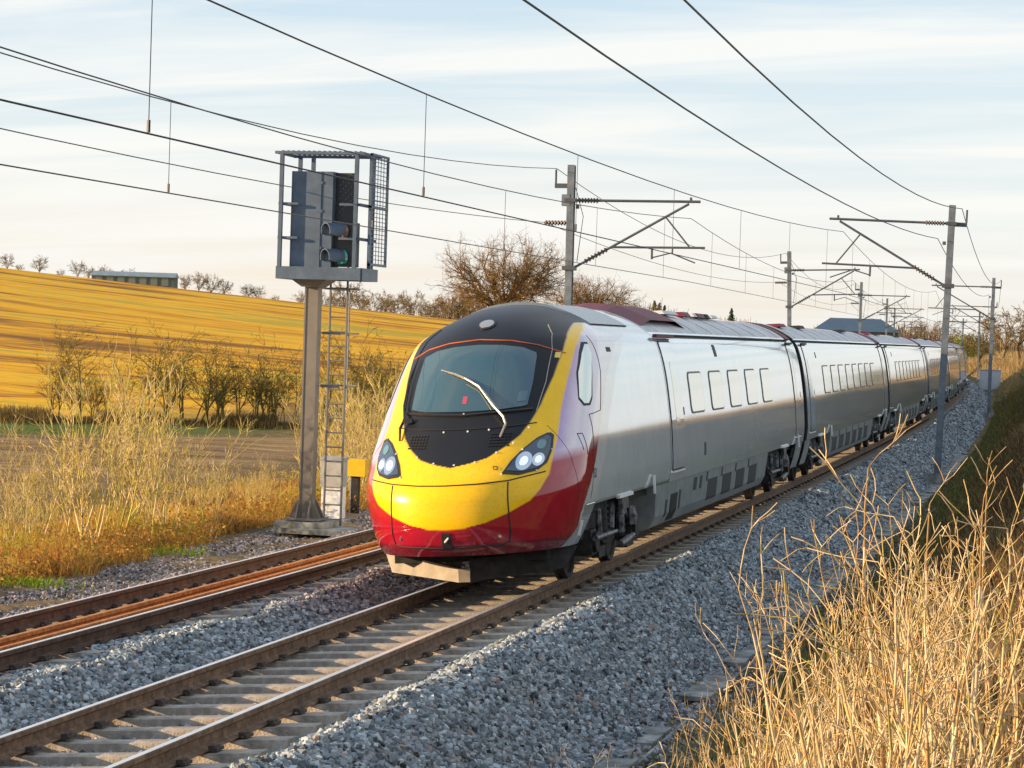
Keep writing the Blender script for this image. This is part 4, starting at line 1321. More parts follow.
# white cabinet and yellow box behind the signal
cab = thing('relay_cabinet', 'white upright cabinet with grey top behind the signal ladder', 'cabinet', (-7.33, 44.2, -.62))
M_cabw = mat('cabinet_white', (.78, .80, .82), .5, 0, .15, 4)
MB().box((0, 0, .62), (.38, .36, 1.10)).build('case', M_cabw, cab)
MB().box((0, -.02, .95), (.42, .40, .50)).build('upper_door', mat('cabinet_grey', (.36, .36, .35), .6, 0, .2, 5), cab)
MB().box((0, 0, 1.24), (.46, .44, .06)).build('lid', M_galv, cab)
MB().box((0, 0, .03), (.7, .5, .1)).build('plinth', M_conc, cab)
yb = thing('yellow_box', 'small yellow equipment box on a dark post beside the signal', 'box', (-7.42, 45.9, -.62))
MB().box((0, 0, .98), (.42, .26, .34)).build('case', mat('box_yellow', (.72, .44, .01), .45, 0, .12, 6), yb)
MB().box((-.01, .0, .41), (.14, .12, .82)).build('post', M_under, yb)
MB().box((-.12, .0, .41), (.03, .05, .82)).build('conduit', M_galv, yb)
MB().box((0, 0, .02), (.5, .4, .08)).build('base', M_conc, yb)

# ------------------------------------------------------------------ overhead line
M_mast = mat('mast_galvanised', (.12, .145, .175), .5, .3, .15, 3, col2=(.17, .20, .235))
M_tube = mat('cantilever_tube', (.085, .095, .105), .5, .4, .2, 6)
M_ins = mat('insulator_brown', (.055, .035, .028), .3)
M_wire = mat('wire_dark', (.045, .045, .050), .5, .4)
def mast(o, s, dirx, h, label, lean=0.0, reach=3.5, extra_rear=False, zbase=-.75):
    p = at(o, s, zbase)
    th = math.atan(K * min(s, 420))
    m_ = thing('overhead_line_mast', label, 'mast', p, th, 'overhead line masts along the railway')
    D = dirx
    H = h - zbase
    def bz(z): return z - zbase
    mb = MB()
    mb.box((0, -.10, H / 2), (.185, .018, H)); mb.box((0, .10, H / 2), (.185, .018, H)); mb.box((0, 0, H / 2), (.018, .19, H))
    post = mb.build('post', M_mast, m_)
    MB().box((0, 0, .12), (.7, .7, .3), taper=.9).build('foundation', M_conc, m_)
    zt, zd, zr_ = bz(6.72), bz(4.93), bz(5.42)
    def ins(a, b_, nm='insulator'):
        a, b_ = Vector(a), Vector(b_)
        q = MB().tube([a, b_], .035, 8)
        for k in range(7):
            c0 = a + (b_ - a) * ((k + .5) / 7)
            d = (b_ - a).normalized()
            q.tube([c0 - d * .02, c0 + d * .02], [.075, .055], 10)
        return q.build(nm, M_ins, m_)
    q = MB().tube([(D * .1, 0, zt), (D * reach, 0, zt)], .036, 8); q.box((D * (reach - .25), 0, zt + .06), (.06, .06, .1)); q.build('top_tube', M_tube, m_)
    ins((D * .2, 0, zt), (D * .75, 0, zt))
    MB().tube([(D * .1, 0, zd), (D * (reach - .30), 0, zt - .06)], .034, 8).build('strut_tube', M_tube, m_)
    f0, f1 = .10, .30
    e0, e1 = Vector((D * .1, 0, zd)), Vector((D * (reach - .30), 0, zt - .06))
    ins(e0 + (e1 - e0) * f0, e0 + (e1 - e0) * f1)
    fr = .27 if D < 0 else .33
    a = e0 + (e1 - e0) * fr
    zr_ = a.z
    MB().tube([(a.x, 0, zr_), (D * (reach + .15), 0, zr_ + .02)], .030, 8).build('registration_tube', M_tube, m_)
    b0 = e0 + (e1 - e0) * .80
    MB().tube([b0, (D * (reach - .25), 0, zr_ + .02)], .022, 6).build('brace', M_tube, m_)
    q = MB(); q.tube([(D * (reach - 1.25), 0, zr_), (D * (reach - 1.25), 0, zr_ - .30)], .03, 6)
    q.tube([(D * (reach - 1.25), 0, zr_ - .26), (D * (reach - .75), 0, zr_ - .13), (D * (reach - .1), 0, zr_ - .38)], .018, 6)
    q.build('registration_arm', M_tube, m_)
    # return conductor bracket on the outside of the mast
    q = MB(); q.box((-D * .22, 0, bz(h - .55)), (.44, .10, .12)); q.tube([(-D * .42, 0, bz(h - .5)), (-D * .42, 0, bz(h - .12))], .028, 6)
    q.build('conductor_bracket', M_tube, m_)
    q = MB(); q.tube([(D * .18, 0, bz(h - 1.05)), (D * .18, .0, bz(h - 1.15))], .05, 6); q.box((0, 0, zd), (.34, .3, .12)); q.box((0, 0, zt), (.30, .28, .1)); q.build('clamp', M_tube, m_)
    if extra_rear:
        MB().box((-.12, 0, bz(6.72)), (.22, .24, .30)).build('junction_box', M_mast, m_)
        ins((-D * .12, 0, bz(6.12)), (-D * .70, 0, bz(6.12)))
        MB().tube([(D * .12, 0, bz(h - .6)), (D * .35, -.05, bz(6.3)), (D * .2, 0, bz(5.1))], .010, 4).build('jumper_cable', M_wire, m_)
    m_.rotation_euler = (0, lean, th)
    return m_
SR = [(70.0, 'nearest right hand mast standing in front of the train cars', R(1.2)), (140.0, 'second right hand mast, taller than those behind it, right of the train', R(.2)), (205.0, 'third right hand mast close behind the second one', 0), (268.0, 'fourth right hand mast beside the far white cabinet', 0), (330.0, 'fifth right hand mast, small, beyond the end of the train', 0)]
SL = [(62.0, 'nearest left hand mast rising behind the leading car roof', R(-.4)), (118.0, 'second left hand mast rising behind the second car roof', R(-2.0)), (172.0, 'third left hand mast in front of the blue roofed building', 0), (228.0, 'fourth left hand mast above the third car roof', 0), (290.0, 'fifth left hand mast, tiny and far away', 0)]
for s, l, le in SR: mast(3.08, s, -1, 7.25, l, le)
for s, l, le in SL: mast(-SPC - 3.02, s, 1, 7.65, l, le, 3.45, True)

def chord(sup, o_of, s, z):
    for a, b_ in zip(sup[:-1], sup[1:]):
        if a <= s <= b_:
            u = (s - a) / (b_ - a)
            q = at(o_of(a), a).lerp(at(o_of(b_), b_), u)
            return Vector((q.x, q.y, z))
    return at(o_of(s), s, z)
def wire(name, label, o_of, sup, zsup, sag, r_, s0, s1, group, zflat=None):
    """one conductor: parabolic sag between supports; o_of(s) lateral offset"""
    st = []
    for a, b_ in zip(sup[:-1], sup[1:]): st += list(np.linspace(a, b_, 17)[:-1])
    st.append(sup[-1])
    st = [s for s in st if s0 <= s <= s1]
    def zz(s):
        if zflat is not None: return zflat
        for a, b_ in zip(sup[:-1], sup[1:]):
            if a <= s <= b_:
                u = (s - a) / (b_ - a); return zsup - 4 * sag * u * (1 - u)
        return zsup
    pts = [chord(sup, o_of, s, zz(s)) for s in st]
    o = MB().tube(pts, r_, 5).build(name, M_wire)
    tag(o, label, 'wire', group)
    return o, zz
def stag(sup, amp, base):
    return lambda s: base + float(np.interp(s, sup, [amp * (1 if i % 2 else -1) for i in range(len(sup))]))
supR = [0.0, 70, 140, 205, 268, 330, 392]
supL = [6.0, 62, 118, 172, 228, 290, 350]
for sup, base, side, zs_ in ((supR, 0.0, 'nearer', 6.42), (supL, -SPC, 'farther', 6.30)):
    stf = stag(sup, .15, base)
    ct, _ = wire('contact_wire', f'straight contact wire over the {side} track', stf, sup, 4.65, 0, .0085, 2, 390, 'contact and catenary wires', zflat=4.65)
    cn, zz = wire('catenary_wire', f'sagging catenary wire with droppers over the {side} track', stf, sup, zs_, .66 if side == 'nearer' else .62, .009, 2, 390, 'contact and catenary wires')
    ds = 10.0 if side == 'nearer' else 10.2
    while ds < 300:
        if min(abs(ds - q_) for q_ in sup) > 2:
            q = MB().tube([chord(sup, stf, ds, 4.66), chord(sup, stf, ds, zz(ds) - .01)], .0045, 4)
            if ds < 45: q.tube([chord(sup, stf, ds, 4.66), chord(sup, stf, ds, 4.76)], .016, 5)
            q.build('dropper', M_wire, cn)
        ds += 8.0 if ds < 150 else 12.0
wire('return_wire', 'thick top wire sagging to the outside of the right hand masts', lambda s: 3.52, supR, 7.15, .96, .012, 2, 390, 'return and earth wires')
wire('return_wire', 'wire sagging to the track side of the right hand masts below the top wire', lambda s: 2.86, supR, 6.28, .62, .011, 2, 390, 'return and earth wires')
wire('return_wire', 'top wire sagging to the outer brackets of the left hand masts', lambda s: -SPC - 3.48, supL, 7.55, 1.0, .010, 8, 350, 'return and earth wires')
wire('return_wire', 'wire sagging to the rear insulators of the left hand masts', lambda s: -SPC - 3.75, supL, 6.12, .48, .009, 8, 350, 'return and earth wires')
# far white cabinet right of the line
cabf = thing('lineside_cabinet', 'pale grey lineside cabinet at the foot of the far right masts', 'cabinet', at(3.6, 235, -.75), .06)
MB().box((0, 0, .95), (2.0, 1.2, 1.9)).build('case', mat('cabinet_pale', (.50, .53, .56), .5, 0, .1, 3), cabf)
MB().box((0, 0, 1.93), (2.15, 1.35, .08)).build('lid', M_galv, cabf)
for x in (-.5, .5): MB().box((x, -.61, .95), (.9, .03, 1.7)).build('door', mat('cabinet_pale', (.5, .5, .5)), cabf)

# ------------------------------------------------------------------ vegetation
def tint_mat(name, rough=.9, transl=0.0):
    m = bpy.data.materials.new(name)
    m.use_nodes = True
    t = m.node_tree
    b = t.nodes['Principled BSDF']
    b.inputs['Roughness'].default_value = rough
    b.inputs['Specular IOR Level'].default_value = .15
    a = t.nodes.new('ShaderNodeAttribute'); a.attribute_name = 'tint'
    t.links.new(a.outputs['Color'], b.inputs['Base Color'])
    if transl:
        tr = t.nodes.new('ShaderNodeBsdfTranslucent')
        t.links.new(a.outputs['Color'], tr.inputs['Color'])
        ms = t.nodes.new('ShaderNodeMixShader'); ms.inputs[0].default_value = transl
        t.links.new(b.outputs[0], ms.inputs[1]); t.links.new(tr.outputs[0], ms.inputs[2])
        t.links.new(ms.outputs[0], t.nodes['Material Output'].inputs['Surface'])
    return m
M_blade = tint_mat('dry_blades', .9, .42)
M_twig = tint_mat('twig_bark', .85)

def set_tint(me, C):
    a = me.color_attributes.new('tint', 'FLOAT_COLOR', 'POINT')
    C = np.concatenate([C, np.ones((len(C), 1))], 1)
    a.data.foreach_set('color', C.astype(np.float32).ravel())

def blades(name, P, h, w, lean, cols, seed, m=None, parent=None):
    """grass blades: two bent segments and a tip each"""
    rs = np.random.default_rng(seed)
    n = len(P)
    az = rs.uniform(0, 2 * np.pi, n); fa = rs.uniform(0, 2 * np.pi, n)
    side = np.stack([np.cos(fa), np.sin(fa), np.zeros(n)], -1) * (w / 2)[:, None]
    ld = np.stack([np.cos(az), np.sin(az), np.zeros(n)], -1) * (lean * h)[:, None]
    upv = np.stack([np.zeros(n), np.zeros(n), h], -1)
    mid = P + ld * .32 + upv * .55
    tip = P + ld + upv * (1 - .25 * lean)[:, None]
    V = np.stack([P - side, P + side, mid - side * .8, mid + side * .8, tip], 1).reshape(-1, 3)
    k = np.arange(n)[:, None, None] * 5
    F = (np.array([[0, 1, 3], [0, 3, 2], [2, 3, 4]])[None] + k).reshape(-1, 3)
    me = raw_mesh(name, V, F, m or M_blade)
    set_tint(me, np.repeat(cols, 5, 0))
    return obj(name, me, parent)

def palette(n, cols, wts, rs, jit=.18):
    c = np.array(cols)[rs.choice(len(cols), n, p=np.array(wts) / sum(wts))]
    return np.clip(c * (1 + rs.normal(0, jit, (n, 1))), .005, 1)

def tubes(segs, sides, name, m, parent=None, cols=None):
    """segs rows: p0 p1 r0 r1; open tubes, vectorised"""
    S = np.array(segs, float)
    p0, p1, ra, rb = S[:, :3], S[:, 3:6], S[:, 6], S[:, 7]
    d = p1 - p0
    d = d / (np.linalg.norm(d, axis=1, keepdims=True) + 1e-9)
    ref = np.where(np.abs(d[:, 2:3]) < .9, np.array([[0, 0, 1.]]), np.array([[1., 0, 0]]))
    x = np.cross(d, ref); x /= np.linalg.norm(x, axis=1, keepdims=True) + 1e-9
    y = np.cross(d, x)
    a = np.arange(sides) * 2 * np.pi / sides
    ring = x[:, None] * np.cos(a)[None, :, None] + y[:, None] * np.sin(a)[None, :, None]
    A = p0[:, None] + ring * ra[:, None, None]
    B = p1[:, None] + ring * rb[:, None, None]
    V = np.concatenate([A, B], 1).reshape(-1, 3)
    j = np.arange(sides); jn = (j + 1) % sides
    q = np.stack([j, jn, jn + sides, j + sides], -1)
    F = (q[None] + (np.arange(len(S)) * 2 * sides)[:, None, None]).reshape(-1, 4)
    me = raw_mesh(name, V, F, m, sides > 4)
    if cols is not None: set_tint(me, np.repeat(cols, 2 * sides, 0))
    return me

def grow(rs, p, d, L_, r_, lev, cfg, out):
    """recursive branch: cfg[lev] = (segments, children, child length factor, spread deg, wander, up)"""
    nseg, nch, lf, spr, wan, upw = cfg[lev]
    st = L_ / nseg
    pts = []
    q = np.array(p, float); d = np.array(d, float)
    for i in range(nseg):
        d = d + rs.normal(0, wan, 3) + np.array([0, 0, upw])
        d /= np.linalg.norm(d)
        q2 = q + d * st
        r1 = r_ * (1 - .75 * i / nseg); r2 = r_ * (1 - .75 * (i + 1) / nseg)
        out.append((*q, *q2, r1, r2, lev))
        pts.append((q2, d.copy(), r2))
        q = q2
    if lev + 1 < len(cfg):
        for k in range(nch):
            i = min(int((rs.uniform(.25, 1.0)) * nseg), nseg - 1)
            q, dd, rr = pts[i]
            ax = rs.normal(0, 1, 3); ax -= dd * ax.dot(dd); ax /= np.linalg.norm(ax) + 1e-9
            sp_ = R(spr) * rs.uniform(.6, 1.25)
            nd = dd * math.cos(sp_) + ax * math.sin(sp_)
            grow(rs, q, nd, L_ * lf * rs.uniform(.65, 1.15), max(rr * .72, cfg_min), lev + 1, cfg, out)
cfg_min = .004

def tree_meshes(seed, kind):
    """trunk and crown meshes of one bare tree of unit-ish size in metres"""
    global cfg_min
    rs = np.random.default_rng(seed)
    out = []
    if kind in ('oak', 'round'):
        big = kind == 'oak'
        rx, rz, zc_, th, tr_ = (6.6, 4.1, 5.4, 2.2, .45) if big else (2.5, 2.2, 3.9, 1.6, .15)
        nl, ns, nt_ = (16, 15, 13) if big else (10, 8, 7)
        tw = .016 if big else .020
        lob = [rs.normal(0, 1, 3) for _ in range(7)]
        def path(p0, p1, k, wob, ra, rb, lv):
            p0, p1 = np.array(p0, float), np.array(p1, float)
            P = [p0 + (p1 - p0) * i / k + (rs.normal(0, wob, 3) if 0 < i < k else 0) for i in range(k + 1)]
            for i in range(k):
                out.append((*P[i], *P[i + 1], ra + (rb - ra) * i / k, ra + (rb - ra) * (i + 1) / k, lv))
            return P
        def shell(f):
            v = rs.normal(0, 1, 3); v /= np.linalg.norm(v)
            if v[2] < -.35: v[2] = -v[2] * .6
            bump_ = 1 + .16 * max(v.dot(q / np.linalg.norm(q)) for q in lob) - .10
            return np.array([0, 0, zc_]) + v * np.array([rx, rx, rz]) * f * bump_
        tp = path((0, 0, 0), (rs.normal(0, .15), rs.normal(0, .15), th), 4, .05, tr_, tr_ * .8, 0)[-1]
        for i in range(nl):
            e_ = shell(rs.uniform(.5, .72))
            mid = tp + (e_ - tp) * .5 + np.array([0, 0, .12 * rx * rs.uniform(-.3, 1)])
            P = path(tp, mid, 4, .09 * rx / 3, tr_ * .42, tr_ * .26, 1)[1:] + path(mid, e_, 4, .10 * rx / 3, tr_ * .26, tr_ * .12, 1)[1:]
            for j in range(ns):
                b_ = P[rs.integers(2, len(P))]
                dirv = (b_ - np.array([0, 0, zc_ - rz * .5])); dirv /= np.linalg.norm(dirv)
                t_ = b_ + (dirv * rs.uniform(.5, 1.0) + rs.normal(0, .55, 3)) * rx * .36
                q = (t_ - np.array([0, 0, zc_])) / np.array([rx, rx, rz])
                l_ = np.linalg.norm(q)
                if l_ > 1.05: t_ = np.array([0, 0, zc_]) + q / l_ * np.array([rx, rx, rz]) * rs.uniform(.92, 1.06)
                Q = path(b_, t_, 4, .05 * rx / 3, tr_ * .11, tw * 1.3, 2)
                for m_ in range(nt_):
                    c0 = Q[rs.integers(1, len(Q))]
                    dv = (t_ - b_) / (np.linalg.norm(t_ - b_) + 1e-6) * .6 + rs.normal(0, .6, 3) + np.array([0, 0, .12])
                    c1 = c0 + dv * rx * (.085 if big else .10)
                    T_ = path(c0, c1, 2, .04, tw, tw * .7, 3)
                    for g_ in range(2):
                        path(T_[rs.integers(1, 3)], T_[-1] + rs.normal(0, .055 * rx, 3), 1, 0, tw * .7, tw * .4, 3)
        cols = [(.16, .11, .055), (.23, .15, .068), (.27, .17, .075)] if big else [(.15, .105, .06), (.22, .145, .075), (.20, .165, .07)]
    elif kind == 'hedge':
        cfg_min = .009
        cfg = [(6, 9, .55, 40, .10, .06), (5, 5, .5, 42, .16, .04), (3, 3, .5, 45, .2, .02), (2, 0, 0, 0, .2, 0)]
        for k in range(7):
            a = rs.uniform(0, 6.28)
            grow(rs, (rs.normal(0, .55), rs.normal(0, .35), 0), (math.cos(a) * .22, math.sin(a) * .22, 1), rs.uniform(1.3, 2.3), rs.uniform(.03, .055), 0, cfg, out)
        cols = [(.11, .078, .035), (.165, .12, .045), (.21, .165, .05), (.16, .16, .045)]
    elif kind == 'shoots':
        cfg_min = .007
        cfg = [(6, 8, .42, 28, .06, .05), (4, 4, .5, 30, .10, .06), (3, 0, 0, 0, .12, .05)]
        for k in range(16):
            a = rs.uniform(0, 6.28)
            grow(rs, (rs.normal(0, .40), rs.normal(0, .30), 0), (math.cos(a) * .30, math.sin(a) * .30, 1), rs.uniform(.9, 2.0), rs.uniform(.012, .020), 0, cfg, out)
        cols = [(.52, .38, .18), (.50, .40, .12), (.62, .48, .26), (.42, .37, .08)]
    S = np.array(out)
    lev = S[:, 8]
    cut = 1 if kind in ('oak', 'round') else 0
    tr = S[lev < cut] if cut else S[lev == 0]
    crn = S[lev >= cut] if cut else S[lev > 0]
    mk = lambda A, nm, sd: tubes(A[:, :8], sd, nm, M_twig, None, palette(len(A), cols, [1] * len(cols), rs))
    return mk(tr, 'trunk', 6 if cut else 4), mk(crn, 'crown', 3)
def plant(name, label, cat, group, meshes, loc, scale, rz, parts=('trunk', 'crown')):
    small = parts[0] == 'stems'
    o = thing(name, label, cat, loc, rz, group)
    o.scale = scale if isinstance(scale, tuple) else (scale,) * 3
    for me, nm in zip(meshes, parts):
        c_ = obj(nm, me, o)
        if small: tag(c_, kind='stuff')
    return o
def ray(px, r_):
    """ground point seen at picture column px, r_ metres away"""
    a = YAW - math.atan((px - 512) / 2400.8)
    X, Y = CAM.x - math.sin(a) * r_, math.cos(a) * r_
    return X, Y
def gz(X, Y): return float(terrain(np.array([X]), np.array([Y]))[0])

HED = [tree_meshes(100 + k, 'hedge') for k in range(4)]
RND = [tree_meshes(200 + k, 'round') for k in range(4)]
SHO = [tree_meshes(300 + k, 'shoots') for k in range(4)]
OAK = [tree_meshes(401, 'oak'), tree_meshes(405, 'oak')]

# hedgerow remnants along the green strip in the field
G = 'bushes along the field edge'
for k, (px, r_, sc_, lab) in enumerate(((62, 90, 1.05, 'bare bush at the left end of the field edge row'), (98, 91, .7, 'small sparse bush right of the leftmost field bush'), (160, 91, 1.15, 'tallest dark bush of the field edge row'), (182, 90, .95, 'bush pressed against the right side of the tallest field bush'),
        (212, 91, .95, 'thin stemmed bush in the middle of the field edge row'), (242, 90, .95, 'dense bush left of the signal post in the field edge row'), (262, 91, 1.0, 'bush just left of the signal post'), (284, 90, .9, 'bush half hidden by the signal post'), (352, 84, 1.05, 'olive bush between the signal ladder and the train nose'), (385, 92, 1.2, 'olive bush partly hidden behind the train nose'))):
    X, Y = ray(px, r_)
    plant('bush', lab, 'bush', G, HED[k % 4], (X, Y, gz(X, Y) - .05), sc_, k * 1.3, ('stems', 'twigs'))
rs = np.random.default_rng(52)
n = 16000
pxs = rs.uniform(-30, 330, n); rr_ = rs.normal(91, 1.0, n)
aa = YAW - np.arctan((pxs - 512) / 2400.8)
X = CAM.x - np.sin(aa) * rr_; Y = np.cos(aa) * rr_
dens_ = .35 + .65 * (np.sin(pxs * .055 + .6) > -.2)
v = blades('hedge_undergrowth', np.stack([X, Y, terrain(X, Y)], -1), rs.uniform(.12, .60, n) * dens_, rs.uniform(.015, .035, n), rs.uniform(.1, .8, n), palette(n, [(.13, .085, .04), (.19, .125, .05), (.24, .18, .06), (.15, .15, .045)], [3, 3, 2, 1], rs), 53)
tag(v, 'dark brown undergrowth below the field edge bushes', kind='stuff')
# skyline trees on the left hill
G = 'small bare trees on the left skyline'
for k, (px, r_, h, lab) in enumerate(((4, 820, 8.5, 'bare tree at the left picture edge on the skyline'), (17, 840, 5, 'low bush like tree next to the leftmost skyline tree'), (36, 820, 9.5, 'round bare skyline tree left of the barn'), (58, 850, 5.0, 'faint low tree between the round tree and the barn'), (74, 830, 9.0, 'bare tree close to the left end of the barn'), (86, 840, 7.5, 'small tree touching the left end of the barn'),
        (103, 860, 9, 'tree rising behind the left half of the barn'), (126, 860, 9, 'tree rising behind the middle of the barn'), (183, 820, 9, 'tree just right of the barn'), (196, 830, 11, 'taller tree in the skyline clump right of the barn'), (209, 820, 10.5, 'middle tree of the skyline clump right of the barn'), (222, 830, 9.5, 'dark tree at the right end of the skyline clump'),
        (245, 820, 8.5, 'left one of two round skyline trees near the signal'), (256, 820, 8.5, 'right one of two round skyline trees near the signal'), (272, 800, 5.5, 'low tree behind the signal platform corner'))):
    X, Y = ray(px, r_)
    z = CAM.z + (np.interp(px, [0, 100, 200, 300], [9.5, 8.2, 6.9, 5.5]) - CAM.z) / 300 * r_
    sc_ = h / 7.2
    plant('skyline_tree', lab, 'tree', G, RND[k % 4], (X, Y, gz(X, Y) - .6), (sc_ * 1.05, sc_ * 1.05, sc_), k * 2.1)
# barn
X, Y = ray(132, 800)
zb_ = gz(X, Y)
barn = thing('barn', 'long low grey green barn on the left skyline', 'barn', (X, Y, zb_ - 1.0), R(14))
M_bwall = mat('barn_cladding', (.085, .11, .10), .8, 0, .2, .5)
M_broof = mat('barn_roof_sheet', (.20, .25, .27), .5, .1, .15, .5)
MB().box((0, 0, 2.5), (27, 9, 5.0)).build('wall', M_bwall, barn)
MB().prism([(-5.0, 4.9), (5.0, 4.9), (0, 6.5)], 0, -13.9, 13.9).build('roof', M_broof, barn)
for k in range(7): MB().box((-11 + k * 3.6, -4.55, 3.6), (2.2, .12, 3.0)).build('bay_door', mat('barn_bay', (.16, .19, .17), .7), barn)
# hedge trees between the hill and the oak
G = 'bare trees behind the field right of the signal'
spots = [(300, 380, 4.5), (318, 400, 5), (334, 380, 5.5), (346, 360, 7), (358, 390, 6), (371, 370, 5.5), (384, 390, 6.5), (396, 350, 5.5), (408, 380, 7), (418, 340, 5.0), (428, 360, 5.5), (436, 330, 5.0), (446, 320, 5.5), (456, 320, 6.0), (466, 320, 6.0)]
names = ['first', 'second', 'third', 'fourth', 'fifth', 'sixth', 'seventh', 'eighth', 'ninth', 'tenth', 'eleventh', 'twelfth', 'thirteenth', 'fourteenth', 'fifteenth']
for k, (px, r_, h) in enumerate(spots):
    X, Y = ray(px, r_)
    sc_ = h / 6.3
    plant('hedge_tree', f'{names[k]} bare tree counted from the signal towards the big oak', 'tree', G, RND[(k + 1) % 4], (X, Y, gz(X, Y) - .4), (sc_ * 1.1, sc_ * 1.1, sc_), k * 1.7)
# the oaks behind the train
X, Y = ray(500, 230)
plant('oak_tree', 'large spreading bare oak rising above the train cab', 'tree', 'oaks behind the train', OAK[0], (X, Y, gz(X, Y) - .3), (1.0, 1.0, 1.08), 1.0)
X, Y = ray(588, 250)
plant('oak_tree', 'wide lower bare oak behind the nearest left hand mast', 'tree', 'oaks behind the train', OAK[1], (X, Y, gz(X, Y) - 1.3), (.95, .95, .80), 2.4)
# distant trees above the train roof
G = 'tiny distant trees above the train roof'
dist = ['just right of the lower oak', 'second right of the lower oak', 'third right of the lower oak', 'left of the dark conifers', 'between the conifers and the roof wires', 'above the roof of the leading car middle', 'above the rear half of the leading car', 'above the rear end of the leading car', 'left of the second left hand mast', 'right of the second left hand mast']
for k, px in enumerate((628, 640, 649, 664, 690, 706, 722, 740, 762, 806)):
    X, Y = ray(px, 620)
    h = np.interp(px, [620, 700, 810], [13, 9.5, 8.0])
    plant('distant_tree', 'tiny bare distant tree ' + dist[k], 'tree', G, RND[k % 4], (X, Y, gz(X, Y) - .5), (h / 5.4, h / 5.4, h / 6.3), k * .9)
# conifers
def conifer_mesh():
    rs = np.random.default_rng(9)
    segs = []
    for z in np.arange(.12, 1.0, .022):
        rad = .26 * (1 - z) + .02
        for k in range(9):
            a = rs.uniform(0, 6.28)
            q = rad * rs.uniform(.6, 1.1)
            segs.append((0, 0, z, q * math.cos(a), q * math.sin(a), z - q * .35, .022, .006))
    S = np.array(segs)
    return tubes(S, 3, 'crown', M_twig, None, palette(len(S), [(.025, .05, .03), (.035, .065, .045)], [1, 1], rs))
con = conifer_mesh()
ctr = tubes(np.array([(0, 0, 0, 0, 0, 1, .03, .005)]), 6, 'trunk', M_twig, None, np.array([[.06, .045, .03]]))
for k, (px, h, lab) in enumerate(((652, 13.0, 'left dark conifer above the train roof'), (657, 12.5, 'middle dark conifer above the train roof'), (662, 12.0, 'right dark conifer above the train roof'), (729, 12.5, 'lone dark conifer above the leading car rear'))):
    X, Y = ray(px, 640)
    plant('conifer', lab, 'conifer', 'distant conifers above the train roof', (ctr, con), (X, Y, gz(X, Y) - .5), (h * 1.2, h * 1.2, h), k)
# far woodland along the horizon: reads as one mass
rs = np.random.default_rng(77)
segs = []
for k in range(5200):
    px = rs.uniform(430, 1160)
    r_ = rs.uniform(560, 720)
    X, Y = ray(px, r_)
    z0 = CAM.z - 3
    h = rs.uniform(3.5, float(np.interp(px, [430, 640, 720, 1160], [11, 10.5, 8.0, 7.5]))) * (1 + .35 * math.sin(px * .05) * math.sin(px * .021 + 1))
    segs.append((X, Y, z0, X + rs.normal(0, 1.6), Y, z0 + h, .16, .04))
S = np.array(segs)
o = obj('far_woodland', tubes(S, 3, 'far_woodland', M_twig, None, palette(len(S), [(.14, .095, .06), (.20, .14, .075), (.12, .115, .06)], [2, 2, 1], rs)))
tag(o, 'brown woodland along the horizon behind the railway', kind='stuff')
# blue roofed building over the far track
X, Y = ray(862, 330)
bld = thing('trackside_building', 'low building with a dark blue hipped roof beyond the third left mast', 'building', (X - 1, Y, -.7), R(6))
M_blue = mat('roof_slate_blue', (.035, .075, .12), .5, .1, .15, 1)
MB().box((0, 0, 2.9), (11.0, 8, 5.8)).build('wall', mat('building_wall', (.20, .14, .10), .85, 0, .2, 2), bld)
rf = MB(); rf.add([(-6, -4.6, 5.7), (6, -4.6, 5.7), (6, 4.6, 5.7), (-6, 4.6, 5.7), (-3.6, 0, 7.5), (3.2, 0, 7.5)], [(0, 1, 5, 4), (1, 2, 5), (2, 3, 4, 5), (3, 0, 4), (3, 2, 1, 0)])
rf.build('roof', M_blue, bld)
for k in range(3):
    w_ = MB().box((-3.4 + k * 3.4, -4.02, 3.4), (1.2, .10, 1.4)).build('window', mat('building_glass', (.05, .06, .07), .1), bld)
    MB().box((-3.4 + k * 3.4, -4.05, 2.64), (1.4, .2, .1)).build('sill', M_conc, w_)

# left verge: tangled dry grass and bramble
rs = np.random.default_rng(21)
n = 110000
s_ = rs.uniform(22, 78, n) ; d_ = np.abs(rs.normal(0, 1, n)) * 2.2
edge = 7.15 + .012 * np.clip(s_ - 30, 0, 40) + .25 * np.sin(s_ * .9) + .2 * np.sin(s_ * 2.3)
o_ = -edge - d_
ok = ~((np.abs(s_ - 41) < 2.2) & (o_ > -7.6)) & ~((np.abs(s_ - 45) < 1.8) & (o_ > -7.4))
s_, o_, d_ = s_[ok], o_[ok], d_[ok]; n = len(s_)
X = cx(s_) + o_; Y = s_ + K * s_ * o_
Z = terrain(X, Y)
patchy = np.clip(.5 + .38 * np.sin(X * .9 + 1.3) * np.sin(Y * .62) + .3 * np.sin(X * 2.1 + Y * 1.7) , 0, 1)
h = (rs.uniform(.05, .26, n) + .52 * patchy ** 2 * rs.random(n)) * np.interp(d_, [0, .5, 2, 4, 6], [.45, .9, 1.1, .5, .3])
tan_ = palette(n, [(.58, .34, .11), (.68, .46, .19), (.42, .23, .07), (.54, .40, .06), (.38, .33, .05)], [4, 3, 2, 3, 1.5], rs)
orn = palette(n, [(.42, .20, .045), (.52, .29, .07), (.30, .16, .05), (.42, .36, .06)], [3, 2, 2, 1], rs)
gy_ = palette(n, [(.46, .38, .05), (.36, .33, .05), (.56, .44, .09)], [2, 2, 1], rs)
drk = palette(n, [(.20, .10, .04), (.28, .15, .06), (.14, .08, .04)], [2, 2, 1], rs)
clump = np.sin(X * 1.9 + .7 * np.sin(Y * 1.1)) + np.sin(Y * 1.35 + 1.1 * np.sin(X * .8)) + rs.normal(0, .45, n)
